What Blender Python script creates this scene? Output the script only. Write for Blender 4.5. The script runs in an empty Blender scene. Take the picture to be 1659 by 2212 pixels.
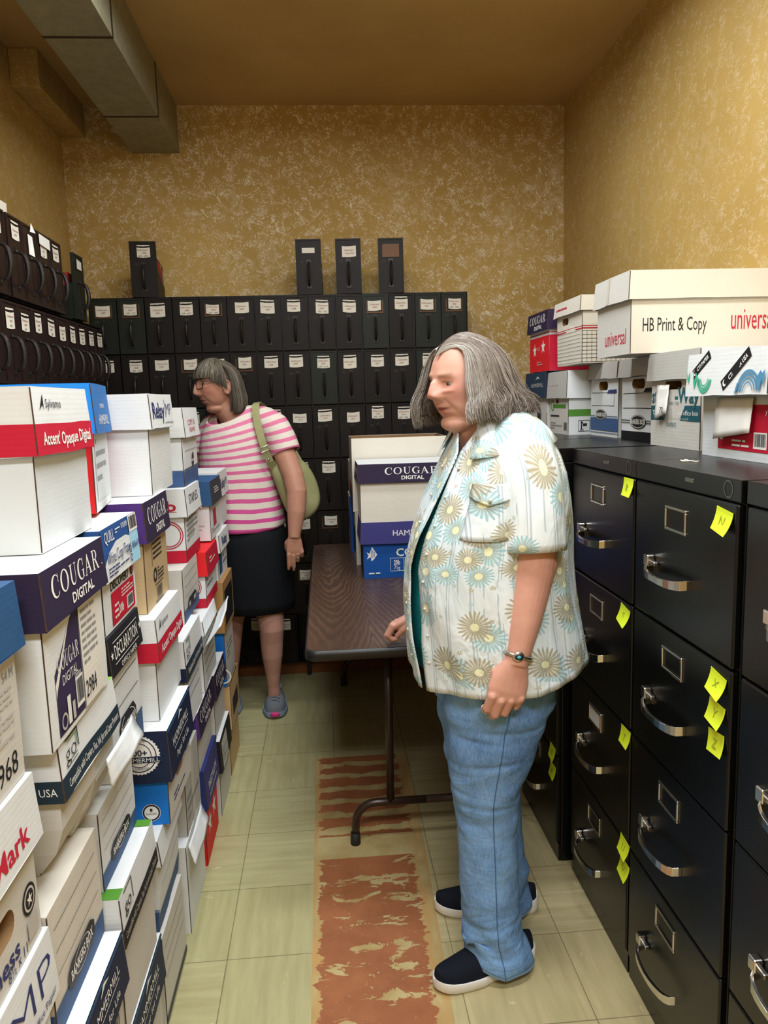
import bpy, bmesh, math, random
from math import sin, cos, pi, radians as R
from mathutils import Vector, Matrix, noise
from mathutils.geometry import tessellate_polygon
random.seed(7)
S = bpy.context.scene
C = S.collection
# ---------------------------------------------------------------- camera, light, exposure
def build_camera():
    p, y, r = R(8.26335), R(4.26696), R(-1.65495)
    f = Vector((sin(y)*cos(p), cos(y)*cos(p), -sin(p)))
    rt = f.cross(Vector((0, 0, 1))).normalized(); up = rt.cross(f)
    r2 = cos(r)*rt + sin(r)*up; u2 = -sin(r)*rt + cos(r)*up
    cd = bpy.data.cameras.new('camera'); cd.sensor_fit = 'HORIZONTAL'; cd.sensor_width = 36
    cd.lens = 36*1660/1659; cd.clip_start = .05
    o = bpy.data.objects.new('camera', cd); C.objects.link(o)
    m = Matrix((r2, u2, -f)).transposed().to_4x4(); m.translation = (0, 0, 1.484); o.matrix_world = m
    S.camera = o
build_camera()
S.view_settings.view_transform = 'Standard'; S.view_settings.look = 'None'
S.view_settings.gamma = 1; S.view_settings.use_curve_mapping = False
S.view_settings.exposure = 0.12
w = bpy.data.worlds.new('world'); S.world = w; w.use_nodes = True
w.node_tree.nodes['Background'].inputs[0].default_value = (.9, .92, 1, 1)
w.node_tree.nodes['Background'].inputs[1].default_value = .02
def area(name, loc, sx, sy, power, col=(.91, .965, 1), rot=(0, 0, 0), spread=180):
    l = bpy.data.lights.new(name, 'AREA'); l.shape = 'RECTANGLE'; l.size = sx; l.size_y = sy
    l.energy = power; l.color = col; l.spread = R(spread)
    o = bpy.data.objects.new(name, l); C.objects.link(o); o.location = loc; o.rotation_euler = rot
    return o
# first light: ceiling fixture above the aisle, just out of the photo, hung below the ceiling
area('fixture_and_fill_light', (.25, 1.30, 2.93), 1.2, .35, 43)
area('fixture_and_fill_light', (.1, -.5, 2.93), 1.2, .35, 70)  # added fill behind the camera, brightens surfaces facing it; no known fixture
area('fixture_and_fill_light', (.15, 2.65, 2.95), 1.2, .3, 27)  # added unseen fill that lifts the back wall, not a known fixture
S.cycles.max_bounces = 6; S.cycles.diffuse_bounces = 4; S.cycles.glossy_bounces = 3
S.cycles.caustics_reflective = False; S.cycles.caustics_refractive = False
S.cycles.use_denoising = True
# ---------------------------------------------------------------- materials
def lin(c):
    if isinstance(c, str): c = [int(c[i:i+2], 16)/255 for i in (0, 2, 4)]
    return tuple((x/12.92 if x <= .04045 else ((x+.055)/1.055)**2.4) for x in c[:3]) + (1,)
M = {}
class NT:
    def __init__(s, name, rough=.6, metal=0, spec=.5):
        s.m = bpy.data.materials.new(name); s.m.use_nodes = True; s.t = s.m.node_tree
        s.b = s.t.nodes['Principled BSDF']; M[name] = s.m
        s.set(rough=rough, metal=metal, spec=spec)
    def set(s, **k):
        for a, v in k.items():
            s.b.inputs[dict(col='Base Color', rough='Roughness', metal='Metallic', spec='Specular IOR Level', coat='Coat Weight', sss='Subsurface Weight', trans='Transmission Weight', alpha='Alpha', sheen='Sheen Weight')[a]].default_value = v
        return s
    def n(s, typ, **k):
        nd = s.t.nodes.new(typ)
        for a, v in k.items():
            if a[0] == 'i' and a[1:].isdigit(): s.put(nd.inputs[int(a[1:])], v)
            elif a in nd.inputs: s.put(nd.inputs[a], v)
            else: setattr(nd, a, v)
        return nd
    def put(s, sock, v):
        if hasattr(v, 'links') or isinstance(v, bpy.types.NodeSocket): s.t.links.new(v, sock)
        elif isinstance(v, bpy.types.Node): s.t.links.new(v.outputs[0], sock)
        else: sock.default_value = v
    def math(s, op, a, b=0., c=None):
        nd = s.n('ShaderNodeMath', operation=op); s.put(nd.inputs[0], a); s.put(nd.inputs[1], b)
        if c is not None: s.put(nd.inputs[2], c)
        return nd.outputs[0]
    def mix(s, f, a, b):
        nd = s.n('ShaderNodeMix', data_type='RGBA'); s.put(nd.inputs[0], f); s.put(nd.inputs[6], a); s.put(nd.inputs[7], b)
        return nd.outputs[2]
    def co(s, kind='Object'):
        return s.n('ShaderNodeTexCoord').outputs[kind]
    def mapv(s, v, scale=(1, 1, 1), rot=(0, 0, 0), loc=(0, 0, 0)):
        nd = s.n('ShaderNodeMapping'); s.put(nd.inputs[0], v); nd.inputs[3].default_value = scale; nd.inputs[2].default_value = rot; nd.inputs[1].default_value = loc
        return nd.outputs[0]
    def noise(s, v, scale=5, detail=3, rough=.5, dist=0):
        nd = s.n('ShaderNodeTexNoise'); s.put(nd.inputs['Vector'], v); nd.inputs['Scale'].default_value = scale
        nd.inputs['Detail'].default_value = detail; nd.inputs['Roughness'].default_value = rough; nd.inputs['Distortion'].default_value = dist
        return nd.outputs[0]
    def ramp(s, f, a, b, smooth=False):
        nd = s.n('ShaderNodeMapRange'); s.put(nd.inputs[0], f); nd.inputs[1].default_value = a; nd.inputs[2].default_value = b
        if smooth: nd.interpolation_type = 'SMOOTHSTEP'
        return nd.outputs[0]
    def bump(s, h, strength=.3, dist=.01):
        nd = s.n('ShaderNodeBump'); nd.inputs['Strength'].default_value = strength; nd.inputs['Distance'].default_value = dist
        s.put(nd.inputs['Height'], h); s.t.links.new(nd.outputs[0], s.b.inputs['Normal'])
    def color(s, v): s.put(s.b.inputs['Base Color'], v); return s
def flat(name, c, rough=.6, metal=0, var=.0, spec=.5, scale=6, bumpy=0, bscale=60):
    t = NT(name, rough, metal, spec); c = lin(c)
    if var:
        f = t.ramp(t.noise(t.co(), scale, 4, .6), .25, .75)
        a = tuple(x*(1-var) for x in c[:3])+(1,); b = tuple(min(1, x*(1+var)) for x in c[:3])+(1,)
        t.color(t.mix(f, a, b))
    else: t.set(col=c)
    if bumpy: t.bump(t.noise(t.co(), bscale, 3, .6), bumpy, .004)
    return t
def card(name, c, rough=.62, flute=.12):
    t = flat(name, c, rough, 0, .035, .3)
    z = t.n('ShaderNodeSeparateXYZ', i0=t.co()).outputs[2]
    wv = t.math('SINE', t.math('MULTIPLY', z, 700.))
    h = t.math('ADD', t.math('MULTIPLY', wv, .06), t.math('MULTIPLY', t.noise(t.co(), 14, 4, .6), 2.2))
    t.bump(h, flute, .004)
for nm, c in dict(white='dde0e0', cool='d3d8da', beige='c9a777', ivory='dfd9ca', putty='ccc9c1', greyc='b3b1ab', purple='2a203c', violet='4e2f7a', navy='17233f', blueb='29527e', azure='1173d0',
                  brightblue='1b86e0', red='c01634', scarlet='dd1f26', royal='0f4f9c', lilac='3c3a78', dkblue='27336e', ink='16161b', kraft='a9804f', slate='1e2f3a', green='4f8a2c', lime='7fbb45', teal='1f5560',
                  bankblue='3d5a86', sky='9fd0e6', tan='cfb487', beige2='d6d0c4', tape='c4beb0', paper='e0dcd2', dkblue2='24508f', azure2='2d6fb4', tan2='c0a67c', slate2='26394f').items():
    card(nm+'_card', c)
flat('ink_black', '15151a', .5); flat('ink_navy', '1c2a66', .5); flat('ink_white', 'eceae4', .5); flat('ink_red', 'c4213a', .5); flat('ink_grey', '8d8d8d', .6); flat('ink_green', '4f8a2c', .6)
flat('ink_teal', '1f5f68', .6); flat('ink_mint', '2fae86', .6); flat('ink_steel', '4d87ab', .6); flat('ink_pale', 'b9b6ae', .6); flat('ink_purple', '2f2348', .6); flat('ink_blue', '3d5a86', .6); flat('ink_crimson', 'b5182f', .6)
flat('raw_edge', '4d382c', .8, 0, .2, .2, 90); flat('inside_brown', '8b6a44', .85, 0, .1)
flat('packing_tape', 'b9b2a2', .25, 0, 0, .6); flat('gold_tape', 'c9a34a', .4)
flat('paper', 'd8d2c2', .75, 0, .04, .3); flat('paper_white', 'e6e4de', .75, 0, .03, .3); flat('pen_red', '8d3228', .7); flat('pen_dark', '3a302c', .7)
flat('sticky_yellow', 'd8ea28', .6); flat('pencil', '9aa32a', .8)
flat('chrome', 'd8d5cf', .18, 1); flat('dull_metal', '8f8b84', .35, 1); flat('black_metal', '100e0d', .42, .0, .12, .35, 9, .05, 160)
flat('cab_black', '070708', .3, 0, 0, .42, 6, .03, 18); flat('cab_chip', 'a9a6a0', .5)
flat('file_dark', '17100c', .5, 0, .18, .22, 14, .06, 120); flat('file_green', '1a1e17', .5, 0, .15, .25, 14, .06, 120); flat('file_maroon', '201110', .42, 0, .15, .4, 14)
flat('file_handle', '2b2622', .4, .5, .2, .5, 40); flat('brass_frame', '5a3a1f', .5, .4, .2); flat('folder_red', '96231c', .7, 0, .1); flat('folder_tan', 'a88f66', .75, 0, .15); flat('stencil', '4b4038', .7)
flat('baseboard_wood', '7a4520', .5, 0, .25, .4, 12); flat('edge_band', '100e0d', .4); flat('table_leg', '36271f', .3, .3, .05); flat('rubber', '17130f', .7)
flat('duct_seam', '33291c', .6, .3)
# ---------------------------------------------------------------- mesh builder
def hx(p, a=1, f=1.0, s=0.):
    return a*noise.noise(Vector(p)*f + Vector((s*7.13, s*3.7, -s*5.1)))
class MB:
    def __init__(s): s.v = []; s.f = []; s.mi = []; s.mats = []; s.uv = None
    def m(s, name):
        if name not in s.mats: s.mats.append(name)
        return s.mats.index(name)
    def add(s, vs, fs, mat):
        b = len(s.v); s.v += [Vector(v) for v in vs]; i = s.m(mat)
        for f in fs: s.f.append(tuple(b+k for k in f)); s.mi.append(i)
    def box(s, lo, hi, mat, skip=''):
        x0, y0, z0 = lo; x1, y1, z1 = hi
        vs = [(x0, y0, z0), (x1, y0, z0), (x1, y1, z0), (x0, y1, z0), (x0, y0, z1), (x1, y0, z1), (x1, y1, z1), (x0, y1, z1)]
        fs = {'b': (0, 3, 2, 1), 't': (4, 5, 6, 7), 'f': (0, 1, 5, 4), 'r': (1, 2, 6, 5), 'k': (2, 3, 7, 6), 'l': (3, 0, 4, 7)}
        s.add(vs, [q for k, q in fs.items() if k not in skip], mat)
    def grid(s, o, u, v, nu, nv, mat, skip=None):
        o, u, v = Vector(o), Vector(u), Vector(v)
        vs = [o+u*(i/nu)+v*(j/nv) for j in range(nv+1) for i in range(nu+1)]
        fs = [(j*(nu+1)+i, j*(nu+1)+i+1, (j+1)*(nu+1)+i+1, (j+1)*(nu+1)+i) for j in range(nv) for i in range(nu) if not skip or (i, j) not in skip]
        s.add(vs, fs, mat)
    def tube(s, pts, rad, mat, n=8, caps=True, flat=1.0, up=None):
        pts = [Vector(p) for p in pts]; k = len(pts)
        if not hasattr(rad, '__len__'): rad = [rad]*k
        vs = []; pa = None
        for i, p in enumerate(pts):
            t = (pts[min(i+1, k-1)]-pts[max(i-1, 0)]).normalized()
            if pa is None:
                ref = Vector(up) if up else (Vector((0, 0, 1)) if abs(t.z) < .9 else Vector((1, 0, 0)))
                a = t.cross(ref).normalized()
            else: a = (pa - t*pa.dot(t)).normalized()
            pa = a; b = t.cross(a)
            for q in range(n):
                an = 2*pi*q/n; vs.append(p + (a*cos(an) + b*sin(an)*flat)*rad[i])
        fs = [(i*n+q, i*n+(q+1) % n, (i+1)*n+(q+1) % n, (i+1)*n+q) for i in range(k-1) for q in range(n)]
        if caps: fs += [tuple(range(n))[::-1], tuple((k-1)*n+q for q in range(n))]
        s.add(vs, fs, mat)
    def loft(s, rings, mat, closed=True, caps=True):
        n = len(rings[0]); k = len(rings); vs = [p for r in rings for p in r]
        fs = [(i*n+q, i*n+(q+1) % n, (i+1)*n+(q+1) % n, (i+1)*n+q) for i in range(k-1) for q in range(n if closed else n-1)]
        if caps and closed: fs += [tuple(range(n))[::-1], tuple((k-1)*n+q for q in range(n))]
        s.add(vs, fs, mat)
    def ball(s, c, r, mat, nu=12, nv=8, M3=None):
        if not hasattr(r, '__len__'): r = (r, r, r)
        rs = []
        for j in range(nv+1):
            e = -pi/2 + pi*j/nv
            ring = []
            for i in range(nu):
                a = 2*pi*i/nu; p = Vector((r[0]*cos(e)*cos(a), r[1]*cos(e)*sin(a), r[2]*sin(e)))
                ring.append(Vector(c) + (M3 @ p if M3 else p))
            rs.append(ring)
        s.loft(rs, mat, caps=False)
    def poly(s, loops, fr, mat, off):
        """filled 2-D loops in face frame fr=(origin,u,v,n)"""
        o, u, v, n = fr
        flatl = [p for l in loops for p in l]
        tri = tessellate_polygon([[Vector((p[0], p[1], 0)) for p in l] for l in loops])
        s.add([o+u*p[0]+v*p[1]+n*off for p in flatl], [t for t in tri], mat)
    def build(s, name, parent=None, smooth=False, deform=None, label=None, recalc=True, loc=None):
        me = bpy.data.meshes.new(name)
        vs = [deform(v) for v in s.v] if deform else s.v
        me.from_pydata([tuple(v) for v in vs], [], s.f)
        for k in s.mats: me.materials.append(M[k])
        me.polygons.foreach_set('material_index', s.mi)
        if smooth: me.polygons.foreach_set('use_smooth', [True]*len(me.polygons))
        me.update()
        o = bpy.data.objects.new(name, me); C.objects.link(o)
        if parent: o.parent = parent
        if loc: o.location = loc
        if label: o['label'] = label
        return o
def thing(name, label, cat, loc=(0, 0, 0), rz=0, group=None):
    o = bpy.data.objects.new(name, None); C.objects.link(o); o.empty_display_size = .05
    o.location = loc; o.rotation_euler = (0, 0, rz); return tag(o, label, cat, group)
def tag(o, label, cat, group=None):
    o['label'] = label; o['category'] = cat
    if group: o['group'] = group
    return o
def struct(o): o['kind'] = 'structure'; return o
def bevel(o, w=.003, seg=2, ang=35):
    b = o.modifiers.new('bevel', 'BEVEL'); b.width = w; b.segments = seg; b.limit_method = 'ANGLE'; b.angle_limit = R(ang)
    return o
# ---------------------------------------------------------------- lettering
TXT = {}
def text2d(s, bold=0., shear=0.):
    k = (s, bold, shear)
    if k not in TXT:
        cu = bpy.data.curves.new('glyphs', 'FONT'); cu.body = s; cu.resolution_u = 2; cu.offset = bold; cu.shear = shear
        o = bpy.data.objects.new('glyphs', cu); me = o.to_mesh()
        vs = [(v.co.x, v.co.y) for v in me.vertices]; fs = [tuple(p.vertices) for p in me.polygons]
        o.to_mesh_clear(); bpy.data.objects.remove(o); bpy.data.curves.remove(cu)
        x0 = min(v[0] for v in vs); x1 = max(v[0] for v in vs)
        TXT[k] = ([((v[0]-x0)/.7, v[1]/.7) for v in vs], fs, (x1-x0)/.7)     # cap height ~ 1
    return TXT[k]
def arc(cx, cy, rx, ry, a0, a1, n=14): return [(cx+rx*cos(R(a0+(a1-a0)*i/n)), cy+ry*sin(R(a0+(a1-a0)*i/n))) for i in range(n+1)]
def serif_glyph(ch):
    """book-style capitals with thick and thin strokes: (loops list, width); cap height 1"""
    r = lambda x0, y0, x1, y1: [[(x0, y0), (x1, y0), (x1, y1), (x0, y1)]]
    if ch in 'CG':
        g = [[arc(.46, .5, .46, .52, 40, 320, 22) + arc(.52, .5, .33, .46, 318, 42, 20)]]
        g += [r(.76, .62, .80, 1.0)]
        if ch == 'G': g += [r(.68, .06, .82, .42), r(.58, .40, .90, .44)]
        else: g += [r(.77, .12, .80, .22)]
        return g, .86
    if ch == 'O': return [[arc(.48, .5, .48, .52, 0, 350, 28), arc(.48, .5, .31, .46, 0, 350, 28)]], .96
    if ch == 'U':
        return [[[(.12, 1), (.12, .38)] + arc(.44, .36, .32, .38, 180, 360, 14) + [(.76, 1), (.71, 1), (.71, .36)] + arc(.49, .36, .22, .30, 360, 180, 14) + [(.27, 1)]], r(.02, .96, .38, 1), r(.60, .96, .88, 1)], .88
    if ch == 'A':
        return [[[(.08, .02), (.42, 1.02), (.48, 1.02), (.86, .02), (.68, .02), (.41, .78), (.14, .02)]], r(.24, .32, .62, .37), r(-.02, 0, .24, .04), r(.58, 0, .96, .04)], .94
    if ch == 'R':
        return [r(.10, 0, .26, 1), r(0, .96, .4, 1), r(0, 0, .38, .04), [[(.26, 1), (.42, 1)] + arc(.42, .75, .32, .25, 88, -88, 12) + [(.26, .5), (.26, .545), (.42, .545)] + arc(.42, .75, .16, .205, -86, 86, 10) + [(.26, .955)]], [[(.36, .52), (.54, .52), (.86, .02), (.68, .02)]], r(.66, 0, .92, .04)], .92
    return [], .4
def put_text(mb, fr, cx, cy, h, s, mat, off=.0012, w=None, bold=0., shear=0., vert=False, serif=False):
    o, u, v, n = fr
    if serif:
        parts = []; x = 0
        for ch in s:
            g, wd = serif_glyph(ch); parts.append((g, x)); x += wd+.16
        W = x-.16; sx = (w/W) if w else h
        for g, x0 in parts:
            for loops in g:
                mb.poly([[(cx+(p[0]+x0-W/2)*sx, cy+(p[1]-.5)*h) for p in l] for l in loops], fr, mat, off)
        return
    vs, fs, W = text2d(s, bold, shear); sx = (w/W) if w else h
    if vert: q = [(cx-(p[1]-.5)*h, cy+(p[0]-W/2)*sx) for p in vs]
    else: q = [(cx+(p[0]-W/2)*sx, cy+(p[1]-.5)*h) for p in vs]
    mb.add([o+u*a+v*b+n*off for a, b in q], fs, mat)
def put(mb, fr, W, H, spec):
    """prints on a face W x H metres; spec positions are fractions of the face"""
    o, u, v, n = fr
    for i, sp in enumerate(spec):
        k = sp[0]; off = .0008+.00025*i
        if k == 'r':
            _, a, b, c, d, mat = sp
            mb.grid(o+u*(a*W)+v*(b*H)+n*off, u*((c-a)*W), v*((d-b)*H), max(1, int((c-a)*W/.05)), max(1, int((d-b)*H/.05)), mat)
        elif k in 'tTsVN':
            _, cx, cy, h, s, mat = sp[:6]; wd = sp[6]*W if len(sp) > 6 and sp[6] else None
            if k == 'V': wd = sp[6]*H if len(sp) > 6 and sp[6] else None; put_text(mb, fr, cx*W, cy*H, h*W, s, mat, off, wd, 0.012, 0, True)
            else: put_text(mb, fr, cx*W, cy*H, h*H, s, mat, off, wd, .022 if k == 'T' else -.016 if k == 'N' else 0., 0, False, k == 's')
        elif k == 'd':                                    # polygon
            _, pts, mat = sp; mb.poly([[(p[0]*W, p[1]*H) for p in pts]], fr, mat, off)
        elif k == 'o':                                    # ring: cx,cy,r(frac of H),thickness,mat[,a0,a1,xr]
            _, cx, cy, r, th, mat = sp[:6]; a0, a1 = (sp[6], sp[7]) if len(sp) > 7 else (0, 360)
            xr = sp[8] if len(sp) > 8 else 1
            if th >= 1: mb.poly([arc(cx*W, cy*H, r*H*xr, r*H, 0, 345, 23)], fr, mat, off)
            else: 
                A = arc(cx*W, cy*H, r*H*xr, r*H, a0, a1, 28); B = arc(cx*W, cy*H, r*H*(1-th)*xr, r*H*(1-th), a0, a1, 28)
                mb.add([o+u*p[0]+v*p[1]+n*off for p in A+B], [(j, j+1, j+30, j+29) for j in range(28)], mat)
        elif k == 'b':                                    # barcode
            _, a, b, c, d, bg, fg = sp; rr = random.Random(3)
            if bg: mb.poly([[(a*W, b*H), (c*W, b*H), (c*W, d*H), (a*W, d*H)]], fr, bg, off)
            x = a+(c-a)*.1
            while x < a+(c-a)*.9:
                q = (c-a)*rr.uniform(.012, .04); mb.poly([[(x*W, (b+(d-b)*.15)*H), ((x+q)*W, (b+(d-b)*.15)*H), ((x+q)*W, (d-(d-b)*.08)*H), (x*W, (d-(d-b)*.08)*H)]], fr, fg, off+.0004)
                x += q+(c-a)*rr.uniform(.012, .04)
        elif k == '*':                                    # star
            _, cx, cy, r, mat = sp
            mb.poly([[(cx*W+(r if j % 2 == 0 else r*.4)*H*sin(pi*j/5), cy*H+(r if j % 2 == 0 else r*.4)*H*cos(pi*j/5)) for j in range(10)]], fr, mat, off)
        elif k == 'Q':                                    # slanted dark tag with lettering: cx, cy, len, height, degrees, text
            _, cx, cy, ln, h, a, tx = sp; a = R(a); u2 = u*cos(a)+v*sin(a); v2 = v*cos(a)-u*sin(a); f2 = (o+u*(cx*W)+v*(cy*H), u2, v2, n)
            mb.poly([[(-ln/2, -h/2), (ln/2, -h/2), (ln/2, h/2), (-ln/2, h/2)]], f2, 'ink_black', off)
            put_text(mb, f2, ln*.08, 0, h*.42, tx, 'ink_white', off+.0006, ln*.66, .02); mb.poly([arc(-ln*.40, 0, h*.28, h*.32, 0, 330, 11)], f2, 'ink_white', off+.0005); mb.poly([arc(-ln*.37, h*.03, h*.2, h*.22, 0, 330, 11)], f2, 'ink_black', off+.0009)
        elif k == 'g':                                    # ruled grid a,b,c,d,nx,ny,mat
            _, a, b, c, d, nx, ny, mat = sp
            for j in range(nx+1):
                x = a+(c-a)*j/nx; mb.poly([[(x*W-.0007, b*H), (x*W+.0007, b*H), (x*W+.0007, d*H), (x*W-.0007, d*H)]], fr, mat, off)
            for j in range(ny+1):
                y = b+(d-b)*j/ny; mb.poly([[(a*W, y*H-.0007), (c*W, y*H-.0007), (c*W, y*H+.0007), (a*W, y*H+.0007)]], fr, mat, off)
        elif k == 'x':                                    # small-print block: a,b,c,d,lines,mat
            _, a, b, c, d, nl, mat = sp; rr = random.Random(nl)
            for j in range(nl):
                y0 = d-(d-b)*(j+.2)/nl; y1 = d-(d-b)*(j+.62)/nl; x = a
                while x < c-.01:
                    q = min(c-x, rr.uniform(.04, .14)); mb.poly([[(x*W, y1*H), ((x+q)*W, y1*H), ((x+q)*W, y0*H), (x*W, y0*H)]], fr, mat, off); x += q+.015
                    if rr.random() < .12: break
FACES = {'+x': ((1, -1), (0, 1, 0), (1, 0, 0)), '-x': ((-1, 1), (0, -1, 0), (-1, 0, 0)), '-y': ((-1, -1), (1, 0, 0), (0, -1, 0)), '+y': ((1, 1), (-1, 0, 0), (0, 1, 0))}
def frame(face, dx, dy, z0):
    (sx, sy), u, n = FACES[face]
    return (Vector((sx*dx/2, sy*dy/2, z0)), Vector(u), Vector((0, 0, 1)), Vector(n)), (dy if 'x' in face else dx)
def walls(mb, dx, dy, z0, z1, mats, holes=(), n=5):
    for f in FACES:
        fr, W = frame(f, dx, dy, z0); mat = mats.get(f, mats['*']) if isinstance(mats, dict) else mats
        hole = [h for h in holes if h[0] == f]
        if hole:
            _, cu, cv, hw, hh = hole[0]; H = z1-z0; o, u, v, nn = fr
            outer = [(W*i/4, 0) for i in range(4)]+[(W, H*i/4) for i in range(4)]+[(W-W*i/4, H) for i in range(4)]+[(0, H-H*i/4) for i in range(4)]
            a, b, r = hw*W/2, hh*H/2, min(hw*W, hh*H)/2
            inner = arc(cu*W+a-r, cv*H+b-r, r, r, 0, 90, 5)+arc(cu*W-a+r, cv*H+b-r, r, r, 90, 180, 5)+arc(cu*W-a+r, cv*H-b+r, r, r, 180, 270, 5)+arc(cu*W+a-r, cv*H-b+r, r, r, 270, 360, 5)
            inner = [p for i, p in enumerate(inner) if i == 0 or (abs(p[0]-inner[i-1][0])+abs(p[1]-inner[i-1][1])) > 1e-6]
            mb.poly([outer, inner], fr, mat, 0)
            k = len(inner); vs = [o+u*p[0]+v*p[1] for p in inner]+[o+u*p[0]+v*p[1]-nn*.05 for p in inner]
            mb.add(vs, [(i, (i+1) % k, k+(i+1) % k, k+i) for i in range(k)]+[tuple(range(k, 2*k))], 'inside_brown')
        else:
            o, u, v, _ = fr; mb.grid(o, u*W, v*(z1-z0), n, n, mat)
def carton(name, label, x, y, z, dx, dy, dz, body='white_card', lid=None, lh=.09, prints={}, lprints={}, rz=0, group=None, holes=(), warp=.0022, seed=None, edge=True, open_top=False, lidtop=None, ov=.007, crush=0, lift=0., tilt=None):
    """a cardboard carton standing at x,y,z (centre of its base); body and lift-off lid are its parts"""
    sd = seed if seed is not None else hash((round(x, 3), round(y, 3), round(z, 3))) % 97
    t = thing(name, label, 'box', (x, y, z), rz, group)
    def df(p):
        q = Vector((p.x*5, p.y*5, p.z*6))
        r = Vector((p.x+hx(q, warp, 1, sd), p.y+hx(q, warp, 1, sd+11), p.z+(hx(q, warp*.6, 1, sd+23) if p.z > .004 else 0)))
        if crush and p.z < dz*.45:
            k = (1-p.z/(dz*.45))**2*crush; r.x -= k*.05*(1 if p.x > 0 else -1)*(1+hx(q, .6, 2, sd)); r.y -= k*.03*(1 if p.y > 0 else -1)
        return r
    mb = MB(); top = dz-(.006 if lid else 0)
    walls(mb, dx, dy, 0, top, body, holes)
    bm_ = body['*'] if isinstance(body, dict) else body
    mb.box((-dx/2, -dy/2, 0), (dx/2, dy/2, .0), bm_, 'tfrkl')
    if open_top:
        a = .004
        for (x0, y0, x1, y1) in ((-dx/2, -dy/2, dx/2, -dy/2+a), (-dx/2, dy/2-a, dx/2, dy/2), (-dx/2, -dy/2, -dx/2+a, dy/2), (dx/2-a, -dy/2, dx/2, dy/2)):
            g = .005; mb.box((x0+(g if x0 < 0 else -g*(x1 == dx/2)), y0+(g if y0 < 0 else -g*(y1 == dy/2)), dz*.3), (x1+(g if x0 < 0 and x1 < 0 else -g), y1+(g if y0 < 0 and y1 < 0 else -g), top-.001), 'inside_brown', 'b')
        mb.box((-dx/2+a, -dy/2+a, dz*.3), (dx/2-a, dy/2-a, dz*.3+.002), 'inside_brown')
    elif not lid: mb.grid((-dx/2, -dy/2, top), (dx, 0, 0), (0, dy, 0), 5, 5, lidtop or bm_)
    else: mb.box((-dx/2, -dy/2, top-.002), (dx/2, dy/2, top-.001), bm_, 'bfrkl')
    if edge:
        for sx, sy in ((1, -1), (-1, -1)):
            mb.box((sx*dx/2-.0008, sy*dy/2-.0009, .002), (sx*dx/2+.0009, sy*dy/2+.0008, top-.002), 'raw_edge')
    for f, sp in prints.items():
        fr, W = frame(f, dx, dy, 0); put(mb, fr, W, top, sp)
    b = mb.build('body', t, deform=df)
    if lid:
        lb = MB(); ex, ey = dx+2*ov, dy+2*ov; z0 = dz-lh; lm = lid['*'] if isinstance(lid, dict) else lid
        walls(lb, ex, ey, z0, dz, lid)
        lb.grid((-ex/2, -ey/2, dz), (ex, 0, 0), (0, ey, 0), 5, 5, lidtop or lm)
        a = .004
        for (x0, y0, x1, y1) in ((-ex/2, -ey/2, ex/2, -ey/2+a), (-ex/2, ey/2-a, ex/2, ey/2), (-ex/2, -ey/2+a, -ex/2+a, ey/2-a), (ex/2-a, -ey/2+a, ex/2, ey/2-a)):
            lb.box((x0, y0, z0), (x1, y1, z0+.02), lm, 'tfrkl')
        q = .0045; lb.add([(sx*(ex/2-q), sy*(ey/2-q), z) for z in (z0, dz-.002) for sx, sy in ((-1, -1), (1, -1), (1, 1), (-1, 1))], [(0, 1, 5, 4), (1, 2, 6, 5), (2, 3, 7, 6), (3, 0, 4, 7)], 'raw_edge')
        if edge:
            for sx, sy in ((1, -1), (-1, -1)):
                lb.box((sx*ex/2-.0008, sy*ey/2-.001, z0+.002), (sx*ex/2+.001, sy*ey/2+.0008, dz-.002), 'raw_edge')
        for f, sp in lprints.items():
            if f == '+z': put(lb, (Vector((-ex/2, -ey/2, dz)), Vector((1, 0, 0)), Vector((0, 1, 0)), Vector((0, 0, 1))), ex, ey, sp)
            else: fr, W = frame(f, ex, ey, z0); put(lb, fr, W, lh, sp)
        def dl(p):
            r = df(p); k = max(0, 1-(p.z-z0)/lh); r.x *= 1+.012*k/max(.2, ex); r.y *= 1+.010*k/max(.2, ey)
            r.z += k*hx((p.x*13, p.y*13, 3), .0035, 1, sd); return r
        l = lb.build('lid', t, deform=dl)
    return t
# ================================================================ room
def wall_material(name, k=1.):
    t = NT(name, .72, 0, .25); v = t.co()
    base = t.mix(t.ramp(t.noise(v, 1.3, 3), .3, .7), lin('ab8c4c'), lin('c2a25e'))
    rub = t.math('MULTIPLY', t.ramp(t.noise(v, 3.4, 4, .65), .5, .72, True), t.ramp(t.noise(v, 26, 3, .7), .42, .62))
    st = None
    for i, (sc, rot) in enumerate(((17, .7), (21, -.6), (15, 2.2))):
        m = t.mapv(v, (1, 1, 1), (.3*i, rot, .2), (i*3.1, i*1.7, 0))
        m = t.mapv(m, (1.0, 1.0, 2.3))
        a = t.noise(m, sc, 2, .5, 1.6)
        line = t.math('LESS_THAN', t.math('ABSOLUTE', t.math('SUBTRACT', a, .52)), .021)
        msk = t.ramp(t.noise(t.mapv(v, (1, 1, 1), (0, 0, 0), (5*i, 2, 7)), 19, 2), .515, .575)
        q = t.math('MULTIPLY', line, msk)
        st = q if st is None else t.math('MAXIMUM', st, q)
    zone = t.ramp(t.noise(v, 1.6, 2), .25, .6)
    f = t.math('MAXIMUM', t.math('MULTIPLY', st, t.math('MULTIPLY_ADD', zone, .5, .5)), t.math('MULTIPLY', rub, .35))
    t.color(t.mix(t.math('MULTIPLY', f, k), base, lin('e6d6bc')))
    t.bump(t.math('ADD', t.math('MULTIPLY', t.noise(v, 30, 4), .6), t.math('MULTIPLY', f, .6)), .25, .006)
wall_material('wall_paint', 1.); wall_material('wall_paint_side', .34)
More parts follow.
